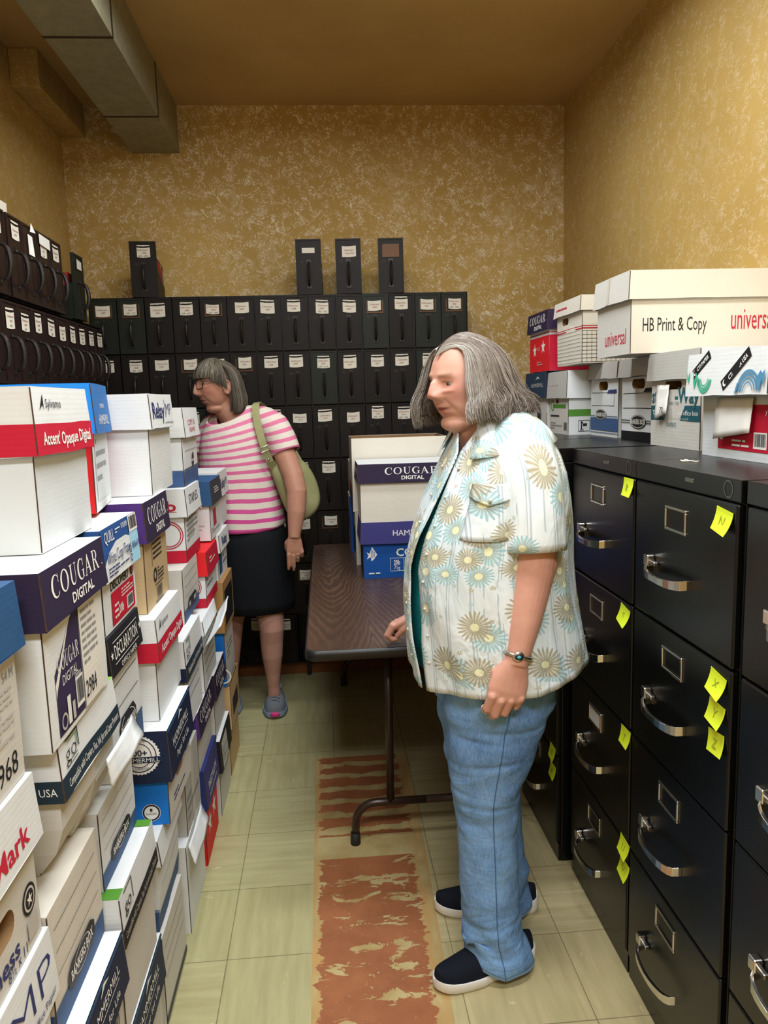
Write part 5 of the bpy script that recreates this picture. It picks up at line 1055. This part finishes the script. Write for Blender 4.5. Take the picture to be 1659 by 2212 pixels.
# hair
def hair1():
    rr = random.Random(5); paths, cols, rad = [], [], []
    def strand(side, y0, psi, zend, lift, wav, n=17):
        """from the parting over the skull, then hanging down"""
        p0 = Vector((side*.004, y0, .110*math.sqrt(max(.05, 1-(y0/.104)**2))+.006)); pts = []; ph = rr.uniform(0, 6)
        for i in range(n):
            t = i/(n-1)
            if t < .52:
                q = t/.52; e = R(86-92*q**.9); ax = lift*(.35+.65*q); 
                w = Vector((side*sin(psi)*cos(e)*(.078+ax), cos(psi)*cos(e)*(.094+ax), sin(e)*(.114+ax*.35)))
                k = min(1, q*2.2); k = k*k*(3-2*k); w = p0.lerp(w, k)
            else:
                q = (t-.52)/.48; z0 = sin(R(-6))*.11; fl = 1+FL[0 if side > 0 else 1]*(q**.75)*(.55+.45*(psi/pi))-(.10 if q > .8 else 0)*(q-.8)/.2
                rx, ry = .078+lift, .094+lift
                w = Vector((side*sin(psi)*rx*fl, cos(psi)*ry*fl, z0+(zend-z0)*q))
            a = wav*(t**1.2); kk = 1+.5*sin(psi*23); w += Vector((hx((y0*40, t*5, ph*.25), a*kk)+.4*a*sin(t*15+psi*14), hx((psi*7, t*5+9, ph*.25), a*kk)+.4*a*cos(t*14+psi*11), 0))+Vector((hx((ph*9, t*14, i), .0035*t), hx((ph*9, t*14, i+50), .0035*t), 0)); pts.append(w)
        return relax(pts, 3)
    FL = (.46, .46)
    for i in range(5600):
        side = -1 if rr.random() < .62 else 1
        u = rr.random(); y0 = .090-.162*u
        pmin = R(44) if side > 0 else R(57)
        psi = pmin+(R(178)-pmin)*u**.85+rr.uniform(-.05, .05); psi = max(pmin, psi)
        ze = -.092+rr.uniform(-.018, .016)-(.014 if side > 0 else 0)+.026*(psi/pi)
        lift = .014+.018*rr.random()
        paths.append(strand(side, y0, psi, ze, lift, .020))
        fr = gs(psi-pmin, .40); c = mixc(lin('5d5148'), lin('94897e'), rr.random()**1.2); c = mixc(c, lin('b9b3a9'), min(1, fr*(.35+.65*rr.random()))); 
        if rr.random() < .10: c = lin('b9b4ab')
        cols.append(tuple(c[:3])+(1.,)); rad.append(rr.uniform(.0005, .0011))
    for i in range(45):   # flyaways
        side = rr.choice((-1, 1)); y0 = rr.uniform(-.07, .07); p = strand(side, y0, rr.uniform(R(70), R(175)), -.09, .032+rr.uniform(0, .012), .02)
        paths.append(p); cols.append(tuple(lin('a59c92'))); rad.append(.0004)
    cap = []
    psis = [-(R(46))-(R(360-46-60))*k/40 for k in range(41)]   # right front, round the back, to left front
    for i in range(17):
        ring = []
        for ps in psis:
            a = abs(ps); side = 1 if a < pi else -1; q = a if a < pi else 2*pi-a
            rr.seed(1); u = max(0, min(1, ((q-(R(44) if side > 0 else R(57)))/(R(178)-(R(44) if side > 0 else R(57))))))**(1/.85)
            ring.append(strand(side, .088-.16*u, q, -.078, .010, 0)[i])
        cap.append(ring)
    return paths, cols, rad, (cap, tuple(lin('6c6057')))
hp, hc, hr, cap = hair1(); hair_mesh(H1, hp, hc, hr, 'hair', P1, cap)
# floral shirt, open down the front over a teal undershirt
T1 = [(.76, .205, .650, .246), (.90, .190, .637, .247), (1.0, .186, .624, .243), (1.08, .192, .614, .238), (1.16, .214, .608, .234), (1.24, .247, .600, .228), (1.30, .274, .590, .218), (1.345, .297, .576, .196), (1.385, .318, .552, .158), (1.412, .332, .525, .120), (1.43, .345, .500, .092)]
def tor(ph, z, off=0., folds=True):
    a0, a1, b = interp(T1, z); cx, a = (a0+a1)/2, (a1-a0)/2; c, s_ = cos(ph), sin(ph)
    f = 0
    if folds:
        k = max(0, min(1, (1.33-z)/.2)); f = k*(.010*noise.noise(Vector((ph*2.0+z*5.5, z*1.3-ph*.7, 3)))+.011*noise.noise(Vector((cos(ph)*2.2, sin(ph)*2.2, z*2.0)))+.007*noise.noise(Vector((cos(ph)*5, sin(ph)*5, z*2.2+4)))+.008*k*(max(0, 1.0-z)/.2)*sin(ph*9+z*5)*.5)
    a += off+f; b += off+f
    return Vector((cx-a*math.copysign(abs(c)**.92, c), 1.90-b*math.copysign(abs(s_)**.92, s_), z))
def hemz(ph): return .797+.045*gs((ph-R(165)), R(45))-.012*gs(ph-R(25), .5)-.004*sin(ph*5)
m = MB(); m.loft([[tor(2*pi*k/40, z, -.016, False) for k in range(40)] for z in (.82, .9, 1.0, 1.1, 1.2, 1.28, 1.33)], 'undershirt_teal'); attach(m.build('undershirt', smooth=True), P1)
m = MB(); NZ, NP = 46, 150; uvs = []; rings = []
for j in range(NZ+1):
    ring = []
    for i in range(NP+1):
        t = j/NZ; z0 = 1.43*t+.797*(1-t)
        g = R(.9)+R(3.3)*max(0, min(1, (1.34-z0)/.30))**1.1-R(1.5)*max(0, (.95-z0)/.15)+R(26)*max(0, (z0-1.355)/.075)**1.3
        pc = R(25)+R(6)*max(0, (z0-1.1)/.3)
        ph = pc+g+(2*pi-2*g)*i/NP
        pz = (ph % (2*pi)); hz = hemz(pz if pz < R(300) else pz-2*pi); z = hz+(1.43-hz)*t
        p = tor(ph, z); 
        if i in (0, 1, 2, NP, NP-1, NP-2): p = tor(ph, z, .004)
        ring.append(p); uvs.append((ph*.225, z))
    rings.append(ring)
m.loft(rings, 'shirt_floral', False, False)
def ribbon(mb, rows, mat, uvfn=None):
    mb.loft(rows, mat, False, False)
    for r in rows:
        for p in r: uvs.append(uvfn(p) if uvfn else (p.x+.31, p.z))
def sleeve(path, flat_, usc):
    k0 = len(m.v); pts = []
    P = []; N = 26
    for i in range(N+1):
        t = i/N*(len(path)-1); q = min(int(t), len(path)-2); f = t-q; f2 = f
        P.append([a+(b-a)*f2 for a, b in zip(path[q], path[q+1])])
    rad = [p[3]*(1+.035*noise.noise(Vector((i*.35, 2, usc)))) for i, p in enumerate(P)]
    mm = MB(); mm.tube([p[:3] for p in P], rad, 'shirt_floral', 40, False, flat_, (0, 1, 0))
    vs = []
    for v in mm.v: vs.append(v+Vector((hx(v*9, .006), hx(v*9+Vector((5, 5, 5)), .006), 0)))
    m.add(vs, mm.f, 'shirt_floral')
    for i in range(N+1):
        for k in range(40): uvs.append((.9*usc+.075*2*pi*k/40, P[i][2]*1.0))
sleeve([(.440, 1.90, 1.395, .050), (.448, 1.83, 1.388, .068), (.456, 1.765, 1.358, .079), (.461, 1.722, 1.30, .080), (.463, 1.704, 1.23, .077), (.464, 1.697, 1.137, .077)], .95, 1.3)
sleeve([(.42, 1.92, 1.39, .05), (.425, 2.00, 1.375, .07), (.43, 2.07, 1.33, .078), (.43, 2.105, 1.26, .076), (.428, 2.13, 1.15, .074)], .95, 2.1)
# collar wings
def collar(sgn, p_in):
    rows = []
    for j in range(5):
        t = j/4; row = []
        for i in range(11):
            u = i/10; ph = R(25)+sgn*(R(26)+R(150)*u)
            zt = 1.432+.012*u; base = tor(ph, min(1.43, zt), .004, False); base.z = zt
            outp = tor(ph, 1.385-.030*(1-u)**1.5, .016, False); outp.z -= .012*(1-u)**2
            q = base.lerp(outp, t); up = .018*sin(pi*t); q.z += up*.6; row.append(q)
        rows.append(row)
    tip = R(25)+sgn*R(22)
    for j in range(5): rows[j][0] = rows[j][0].lerp(tor(R(25)+sgn*R(24), 1.345, .018, False), (j/4)**1.2)
    ribbon(m, rows, 'shirt_floral', lambda p: (p.x*1.1+.5, p.z+p.y*.4))
collar(1, 0); collar(-1, 0)
# breast pocket with a pointed flap
def patch(ph0, ph1, z0, z1, off, zfun=None, n=10):
    rows = [[tor(R(ph0+(ph1-ph0)*i/n), (zfun(i/n) if zfun else z0)*(1-j/n)+z1*j/n, off*min(1, 4*min(i/n+.05, 1-i/n+.05))) for i in range(n+1)] for j in range(n+1)]
    ribbon(m, rows, 'shirt_floral', lambda p: (p.x*.9+.11, p.z))
patch(56, 88, 1.165, 1.285, .006); patch(54.5, 89.5, 1.25, 1.293, .012, lambda u: 1.262-.018*(1-abs(2*u-1)))
o = m.build('floral_shirt', smooth=True)
ul = o.data.uv_layers.new(name='uv'); li = [0]*len(o.data.loops); o.data.loops.foreach_get('vertex_index', li)
ul.data.foreach_set('uv', [c for i in li for c in uvs[i]])
md = o.modifiers.new('thick', 'SOLIDIFY'); md.thickness = .0025; md.offset = 0
attach(o, P1)
flat('button_pearl', 'cfcabc', .3)
m = MB()
for sg in (1, -1):
    for k in range(8):
        z = .86+.066*k; p = tor(R(25)+sg*R(9.0 if z < 1.3 else 12), z, .006); m.ball(p, (.0036, .0036, .0036), 'button_pearl', 10, 6)
p = tor(R(72), 1.258, .020); m.ball(p, .005, 'button_pearl', 10, 6)
attach(m.build('buttons', smooth=True), P1)
# jeans
J1 = [(.022, .312, .496, .086), (.06, .312, .486, .086), (.12, .309, .462, .084), (.18, .307, .459, .083), (.31, .304, .456, .084), (.43, .299, .454, .086), (.50, .286, .462, .090), (.58, .278, .492, .098), (.66, .276, .515, .106), (.76, .272, .548, .118), (.86, .262, .575, .125)]
J2 = [(.035, .385, .552, .082), (.12, .375, .535, .082), (.25, .36, .522, .084), (.40, .322, .516, .090), (.54, .300, .530, .098), (.70, .275, .56, .115), (.86, .262, .575, .125)]
m = MB()
for J, cys, sd in ((J1, (1.812, 1.815, 1.80), 0), (J2, (2.035, 2.03, 2.00), 3)):
    rings = []; NJ = 220
    for j in range(NJ+1):
        z = .024+(.86-.024)*j/NJ; x0, x1, b = interp(J, z); cx, a = (x0+x1)/2, (x1-x0)/2
        cy = cys[0]+(cys[1]-cys[0])*min(1, z/.4) if z < .4 else cys[1]+(cys[2]-cys[1])*(z-.4)/.46
        wk = .45*gs(z-.47, .10)+.75*gs(z-.12, .08)+.55*gs(z-.72, .09)+.12
        def fold(p, zz, wk=wk, sd=sd):
            w1 = noise.noise(Vector((cos(p)*1.1+sd, sin(p)*1.1, zz*17))); w2 = noise.noise(Vector((cos(p)*2.4, sin(p)*2.4+sd, zz*26+5)))
            return sum(-am*gs(zz-zc-.012*sin(p*1.0+zc*40), .0075)*max(0, .35+noise.noise(Vector((cos(p)*1.2, sin(p)*1.2, zc*31+sd)))*1.6) for zc, am in ((.70, .05), (.655, .06), (.60, .045), (.51, .05), (.475, .055), (.44, .05), (.40, .03), (.15, .05), (.115, .06), (.085, .04)))+wk*(.14*w1+.07*w2)+.01*noise.noise(Vector((cos(p)*3, sin(p)*3, zz*5)))
        rg = ering(cx, cy, z, a, b, 64, 0, 2.1, fold)
        if z < .10:
            for q in rg: q.z = z+(.020*(q.x < .40)*(.42-q.x)/.1 if sd == 0 else 0)+.004*sin(q.x*60)
        rings.append(rg)
    m.loft(rings[:3], 'denim_hem', True, False); m.loft(rings[2:], 'denim', True, True)
    # outer side seam
    ys = [rg[16] if sd == 0 else rg[48] for rg in rings]
    m.tube([p+Vector((0, -.0005 if sd == 0 else .0005, 0)) for p in ys[::2]], .0013, 'denim_seam', 6)
o = attach(m.build('jeans', smooth=True), P1)
# shoes
so = shoe(P1, (.498, 1.838, 0), (.226, 1.742, 0), .041, 'shoe_knit', 'sole_white', .078)
d, sd = so[2], so[3]
m = MB(); hl = Vector((.498, 1.838, 0))
for s_, z_ in ((.60, .062), (.52, .074)):
    c = hl+d*(so[6]*s_)-sd*(so[5](s_)*-.86 if sd.y < 0 else so[5](s_)*.86); 
    c = hl+d*(so[6]*s_)+(sd if sd.y < 0 else -sd)*(so[5](s_)*.80); c.z = z_
    m.tube([c, c+d*-.010+Vector((0, 0, .012))], .0022, 'mint', 6)
t_ = m.build('lace_tab', smooth=True); t_.parent = so[0]
shoe(P1, (.565, 2.028, 0), (.272, 2.048, 0), .041, 'shoe_knit', 'sole_white', .078)
# bracelet and ring
m = MB(); wc = Vector((.4195, 1.6575, .903)); ax = Vector((.30, .10, .95)).normalized(); e1 = ax.cross(Vector((0, 1, 0))).normalized(); e2 = ax.cross(e1)
band = [wc+(e1*cos(a)*.0325+e2*sin(a)*.0285) for a in [2*pi*k/32 for k in range(33)]]
m.tube(band, .0042, 'silver', 8, False); br = attach(m.build('bracelet', smooth=True), P1)
fc = min(band, key=lambda p: p.y+p.x*.15)
m = MB(); m.ball(fc+Vector((.0, -.002, 0)), (.013, .004, .012), 'silver', 18, 8); m.ball(fc+Vector((0, -.0045, 0)), (.0095, .0035, .008), 'black_band', 14, 8); m.ball(fc+Vector((0, -.0062, 0)), (.0055, .0035, .0042), 'turquoise', 12, 6)
q = m.build('turquoise_stone', smooth=True); q.parent = br
def finger_ring(pts, i, mat, parent, r):
    a, b = pts[i], pts[i+1]; c = a.lerp(b, .55); ax = (b-a).normalized(); e1 = ax.cross(Vector((1, 0, 0))).normalized(); e2 = ax.cross(e1)
    m = MB(); m.tube([c+(e1*cos(t)+e2*sin(t))*r for t in [2*pi*k/20 for k in range(21)]], .0014, mat, 6, False); return attach(m.build('ring', smooth=True), parent)
finger_ring(tips1[0], 2, 'silver', P1, .0108)
# ---------------------------------------------------------------- the woman in the striped tee
P2 = thing('person', 'person with bobbed hair and glasses in a pink striped tee and black skirt', 'person', (-.38, 3.62, 0))
H2 = Head((-.476, 3.590, 1.572), R(30), R(-2), .20, .027, .074, .006)
m = MB(); H2.add(m); H2.ear(m, -1); H2.ear(m, 1)
m.tube([H2.W((0, -.018, -.040)), H2.W((0, -.030, -.095)), (-.415, 3.618, 1.425), (-.40, 3.62, 1.36), (-.39, 3.62, 1.2), (-.385, 3.62, .95), (-.38, 3.62, .7)], [.056, .058, .064, .088, .10, .11, .10], 'skin', 22)
m.ball(H2.W((0, .012, -.100)), (.046, .050, .026), 'skin', 18, 10, H2.M)
arm = [((-.30, 3.60, 1.38), .06), ((-.22, 3.545, 1.34), .054), ((-.175, 3.505, 1.24), .050), ((-.146, 3.475, 1.16), .047), ((-.133, 3.455, 1.09), .0455), ((-.138, 3.44, 1.00), .041), ((-.147, 3.432, .93), .032), ((-.151, 3.428, .90), .0285), ((-.152, 3.427, .885), .028)]
m.tube([a for a, r in arm], [r for a, r in arm], 'skin', 22); m.tube([(-.39, 3.62, 1.33), (-.30, 3.60, 1.38)], [.08, .06], 'skin', 16)
tips2 = hand(m, (-.152, 3.427, .895), (.02, .02, -1), (-.98, -.15, 0), (-.1, .98, .05), .98, (.10, .16, .62, .95), (.05, .0), 1, (.070, .074, .070, .054), 'skin', .038)
arm = [((-.47, 3.64, 1.36), .055), ((-.565, 3.70, 1.30), .048), ((-.595, 3.69, 1.12), .044), ((-.60, 3.62, 1.0), .038), ((-.60, 3.60, .90), .028)]
m.tube([a for a, r in arm], [r for a, r in arm], 'skin', 18); m.tube([(-.40, 3.62, 1.33), (-.47, 3.62, 1.36)], [.08, .06], 'skin', 16)
hand(m, (-.60, 3.60, .895), (0, 0, -1), (-.3, -.95, 0), (.95, -.3, 0), .95, (.3, .35, .4, .5))
leg = [((-.30, 3.60, .80), .085), ((-.295, 3.58, .56), .075), ((-.288, 3.565, .48), .064), ((-.284, 3.56, .43), .058), ((-.288, 3.575, .37), .055), ((-.290, 3.585, .29), .050), ((-.292, 3.60, .20), .037), ((-.293, 3.61, .13), .030), ((-.292, 3.62, .07), .032)]
m.tube([a for a, r in leg], [r for a, r in leg], 'skin', 22)
m.ball((-.284, 3.540, .440), (.045, .026, .055), 'skin', 16, 10)
leg = [((-.45, 3.63, .80), .085), ((-.462, 3.62, .56), .072), ((-.478, 3.62, .45), .056), ((-.49, 3.63, .35), .052), ((-.498, 3.64, .25), .044), ((-.505, 3.66, .14), .030), ((-.507, 3.67, .07), .032)]
m.tube([a for a, r in leg], [r for a, r in leg], 'skin', 20)
b2 = remeshed('body', m, .0032, P2, 2, .5)
HZ = H2.ez
def skin2(co):
    p = H2.L(co); c = lin('b98770')
    if abs(p.x) < .09 and -.13 < p.z < .12 and p.y > -.02:
        ax = abs(p.x); c = mixc(c, lin('b56f58'), .6*gs(ax-.045, .025)*gs(p.z+.025, .03)); c = mixc(c, lin('9a5a50'), .85*gs(p.x, .0195)*gs(p.z+.0650, .0075)*(p.y > .06)); c = mixc(c, lin('5d2e2a'), .8*gs(p.x, .021)*gs(p.z+.0648, .002)*(p.y > .06))
        c = mixc(c, lin('6a4d3c'), .7*gs(seg_d(ax, p.z, .016, .018+HZ, .044, .022+HZ), .005)*(p.y > .05))
    elif co.z < .6: c = lin('b98b7a')
    return tuple(c[:3])+(1.,)
paint(b2.data, skin2); H2.eyes(P2, (-.05, -.2))
def hair2():
    rr = random.Random(9); paths, cols, rad = [], [], []
    def strand(side, y0, psi, zend, lift, wav, n=12, x0=.0):
        p0 = Vector((side*.006+x0, y0, .110*math.sqrt(max(.05, 1-(y0/.104)**2))+.008)); pts = []; ph = rr.uniform(0, 6)
        for i in range(n):
            t = i/(n-1)
            if t < .55:
                q = t/.55; e = R(84-90*q); w = Vector((side*sin(psi)*cos(e)*(.078+lift), cos(psi)*cos(e)*(.098+lift), sin(e)*(.116+lift*.4))); k = min(1, q*2.4); k = k*k*(3-2*k); w = p0.lerp(w, k)
            else:
                q = (t-.55)/.45; fl = 1+.20*q*(psi/pi)-.16*max(0, (q-.65)/.35)**2; w = Vector((side*sin(psi)*(.078+lift)*fl, cos(psi)*(.098+lift)*fl, -.010+(zend+.010)*q))
            pts.append(w+Vector((hx((y0*30, t*3, ph), wav*t), hx((psi*7, t*3+9, ph), wav*t), 0)))
        return relax(pts, 2)
    for i in range(2500):
        side = rr.choice((-1, 1)); u = rr.random(); y0 = .06-.13*u; psi = R(104)+R(76)*u**.8+rr.uniform(-.03, .03)
        paths.append(strand(side, y0, psi, -.125+rr.uniform(-.008, .006)+.012*u, .012+.014*rr.random(), .004)); c = mixc(lin('4b443b'), lin('8d8474'), rr.random()**1.6); cols.append(tuple(c[:3])+(1.,)); rad.append(rr.uniform(.0008, .0014))
    for i in range(800):   # bangs swept over the forehead and temple
        side = rr.choice((-1, 1)); psi = R(4)+R(92)*rr.random(); y0 = rr.uniform(.0, .07); L_ = .52+.05*rr.random()
        ze = .034 if psi < R(48) else .034-.055*(psi-R(48))/R(48)
        pts = []; e0 = R(rr.uniform(62, 88)); ps0 = psi*.8+R(8)
        for k in range(11):
            q = k/10; e1_ = math.asin(max(-.5, min(.999, ze/.118))); e = e0+(e1_-e0)*q; ps = ps0+(psi-ps0)*q; lf = .012+.006*sin(pi*q)
            pts.append(Vector((side*sin(ps)*cos(e)*(.078+lf), cos(ps)*cos(e)*(.097+lf), sin(e)*(.112+lf)))+Vector((hx((i, q*3, 1), .004*q), hx((i, q*3, 7), .003*q), hx((i, 4, 7), .006*q))))
        paths.append(pts); c = mixc(lin('453e35'), lin('7d7464'), rr.random()**1.4)
        if R(30) < psi < R(70) and rr.random() < .35: c = lin('9b917c')
        cols.append(tuple(c[:3])+(1.,)); rad.append(rr.uniform(.0008, .0013))
    cap = []
    for i in range(12):
        ring = []
        for k in range(31):
            a = R(100)+R(160)*k/30; side = 1 if a < pi else -1; q = a if a < pi else 2*pi-a; u = max(0, (q-R(104))/R(76))**1.25; ring.append(strand(side, .06-.13*u, q, -.112, .008, 0)[i])
        cap.append(ring)
    return paths, cols, rad, (cap, tuple(lin('463f37')))
hp, hc, hr, cap = hair2(); hair_mesh(H2, hp, hc, hr, 'hair', P2, cap)
# glasses
m = MB()
for sx in (-1, 1):
    pts = []
    for k in range(25):
        a = 2*pi*k/24; cx = .0335*sx; x = cx+.026*math.copysign(abs(cos(a))**.7, cos(a)); z = .010+.0215*math.copysign(abs(sin(a))**.75, sin(a))*(1 if sin(a) > 0 else 1.05)
        pts.append(H2.W((x, .102-.010*(abs(x)/.06)**2, z)))
    m.tube(pts, .0022, 'glasses_frame', 6, False)
    m.tube([H2.W((sx*.058, .092, .022)), H2.W((sx*.072, .07, .021)), H2.W((sx*.080, .02, .016)), H2.W((sx*.080, -.012, .008))], .0019, 'glasses_frame', 6)
m.tube([H2.W((-.009, .1035, .016)), H2.W((0, .106, .018)), H2.W((.009, .1035, .016))], .0019, 'glasses_frame', 6)
gl = attach(m.build('glasses', smooth=True), P2)
# striped tee
T2 = [(.90, -.575, -.200, .160), (1.0, -.585, -.206, .158), (1.1, -.588, -.214, .156), (1.2, -.585, -.220, .156), (1.30, -.575, -.228, .150), (1.36, -.562, -.235, .138), (1.42, -.535, -.262, .115), (1.455, -.505, -.300, .092), (1.475, -.485, -.325, .076)]
def tor2(ph, z, off=0.):
    a0, a1, b = interp(T2, z); cx, a = (a0+a1)/2, (a1-a0)/2; k = max(0, min(1, (1.35-z)/.25))
    f = k*(.007*noise.noise(Vector((cos(ph)*2.4, sin(ph)*2.4, z*3)))+.006*sin(ph*7+z*4)*max(0, 1.05-z)/.15*.5)+off
    c, s_ = cos(ph), sin(ph); return Vector((cx-(a+f)*c, 3.62-(b+f)*s_, z))
m = MB(); rings = []
for j in range(41):
    t = j/40; ring = []
    for i in range(72):
        ph = 2*pi*i/72; low = max(0, cos(ph-R(52))); zt = 1.478-.080*low**1.4; zb = .905+.02*max(0, -cos(ph-R(20)))
        ring.append(tor2(ph, zb+(zt-zb)*t))
    rings.append(ring)
m.loft(rings, 'tee_striped', True, False)
def sleeve2(path, n=18):
    P = []
    for i in range(n+1):
        t = i/n*(len(path)-1); q = min(int(t), len(path)-2); P.append([a+(b-a)*(t-q) for a, b in zip(path[q], path[q+1])])
    m.tube([p[:3] for p in P], [p[3] for p in P], 'tee_striped', 28, False, .95, (0, 1, 0))
sleeve2([(-.34, 3.61, 1.415, .055), (-.275, 3.585, 1.408, .066), (-.225, 3.555, 1.375, .070), (-.195, 3.535, 1.32, .068), (-.176, 3.520, 1.262, .068)])
sleeve2([(-.46, 3.65, 1.405, .050), (-.515, 3.69, 1.385, .058), (-.56, 3.70, 1.33, .060), (-.58, 3.70, 1.26, .058)])
o = attach(m.build('striped_tee', smooth=True), P2); md = o.modifiers.new('thick', 'SOLIDIFY'); md.thickness = .003; md.offset = 0
m = MB(); m.loft([ering((x0+x1)/2, 3.62, z, (x1-x0)/2, b, 56, 0, 2.1, lambda p, zz: .012*noise.noise(Vector((cos(p)*2, sin(p)*2, zz*6)))) for z, x0, x1, b in ((.518, -.552, -.176, .150), (.56, -.556, -.176, .152), (.65, -.563, -.178, .158), (.75, -.567, -.184, .162), (.85, -.564, -.194, .160), (.95, -.552, -.212, .150))], 'skirt_black', True, True)
attach(m.build('skirt', smooth=True), P2)
so = shoe(P2, (-.297, 3.765, 0), (-.284, 3.500, 0), .049, 'shoe_grey', 'sole_blue', .088)
def trim(m, s_, pos): return pos
m = MB(); hl = Vector((-.297, 3.765, 0)); d, sd = so[2], so[3]
for k in range(5):
    s_ = .42+.085*k; h = .022+so[4](s_)*.995+.003; w = so[5](s_)*.42
    c = hl+d*(so[6]*s_)+Vector((0, 0, h)); m.tube([c-sd*w-Vector((0, 0, .010)), c+d*.006, c+sd*w+d*.012-Vector((0, 0, .010))], .0026, 'lace', 6)
q = m.build('laces', smooth=True); q.parent = so[0]
m = MB(); c = hl+d*(so[6]*1.0); m.ball(c+Vector((0, -.002, .026)), (.024, .010, .013), 'magenta', 14, 8); q = m.build('toe_patch', smooth=True, label='bright pink toe patch'); q.parent = so[0]
m = MB(); c = hl+d*(so[6]*.30); m.tube([c+Vector((.030*cos(a), .035*sin(a), .098+.006*sin(a))) for a in [2*pi*k/16 for k in range(17)]], .007, 'shoe_trim', 8, False); q = m.build('shoe_collar', smooth=True); q.parent = so[0]
shoe(P2, (-.515, 3.80, 0), (-.490, 3.565, 0), .038, 'shoe_trim', 'sole_blue', .085)
r_ = finger_ring(tips2[2], 1, 'silver', P2, .0112); m = MB(); p = tips2[2][1].lerp(tips2[2][2], .5); m.ball(p+Vector((0, -.012, 0)), .0042, 'silver', 10, 6); q = m.build('stone', smooth=True); q.parent = r_
# shoulder bag
bag = thing('shoulder_bag', 'olive green shoulder bag hanging from the shoulder of the striped tee', 'bag', (-.14, 3.66, 1.09))
out = [(-.262, 1.215), (-.222, 1.085), (-.185, .975), (-.150, .925), (-.092, .942), (-.040, .985), (-.026, 1.045), (-.048, 1.140), (-.098, 1.222), (-.175, 1.262)]
def smooth_loop(p, it=2):
    for _ in range(it): p = [q for i in range(len(p)) for q in ((.75*p[i][0]+.25*p[(i+1) % len(p)][0], .75*p[i][1]+.25*p[(i+1) % len(p)][1]), (.25*p[i][0]+.75*p[(i+1) % len(p)][0], .25*p[i][1]+.75*p[(i+1) % len(p)][1]))]
    return p
ol = smooth_loop(out); cx = sum(p[0] for p in ol)/len(ol); cz = sum(p[1] for p in ol)/len(ol)
m = MB(); m.loft([[Vector((cx+(p[0]-cx)*s_, y+.35*(p[0]-cx)+.02*(p[1]-1.1)+hx((p[0]*14, p[1]*14, y), .004), cz+(p[1]-cz)*s_)) for p in ol] for y, s_ in ((3.525, .60), (3.531, .86), (3.545, .97), (3.57, 1.0), (3.60, .97), (3.617, .86), (3.623, .6))], 'bag_olive'); o = attach(m.build('bag_body', smooth=True), bag)
def strap(pts, w):
    vs = []
    for p, nrm in pts: p = Vector(p); n = Vector(nrm).normalized(); vs.append([p-n*w, p+n*w, p+n*w+Vector((0, .005, 0)), p-n*w+Vector((0, .005, 0))])
    mm = MB(); mm.loft(vs, 'bag_olive'); return mm
m = strap([((-.300, 3.60, 1.492), (1, 0, .1)), ((-.303, 3.545, 1.484), (1, 0, .1)), ((-.302, 3.504, 1.445), (1, 0, .15)), ((-.292, 3.484, 1.38), (1, 0, .25)), ((-.277, 3.468, 1.32), (1, 0, .35)), ((-.262, 3.463, 1.27), (1, 0, .4)), ((-.246, 3.475, 1.225), (1, 0, .4)), ((-.228, 3.51, 1.18), (1, 0, .4)), ((-.205, 3.545, 1.12), (1, 0, .4))], .0165); o = m.build('strap'); bevel(o, .002); attach(o, bag)
m = strap([((-.300, 3.60, 1.492), (1, 0, .1)), ((-.27, 3.66, 1.462), (1, 0, .1)), ((-.21, 3.68, 1.36), (1, 0, .6)), ((-.15, 3.65, 1.26), (1, 0, .6)), ((-.11, 3.59, 1.19), (1, 0, .6))], .0165); o = m.build('strap'); bevel(o, .002); attach(o, bag)
m = MB(); m.tube([(-.288, 3.459, 1.288), (-.250, 3.459, 1.303), (-.243, 3.459, 1.283), (-.281, 3.459, 1.268), (-.288, 3.459, 1.288)], .0022, 'silver', 6, False); m.ball((-.252, 3.462, 1.238), .006, 'silver', 10, 6); attach(m.build('buckle', smooth=True), bag)
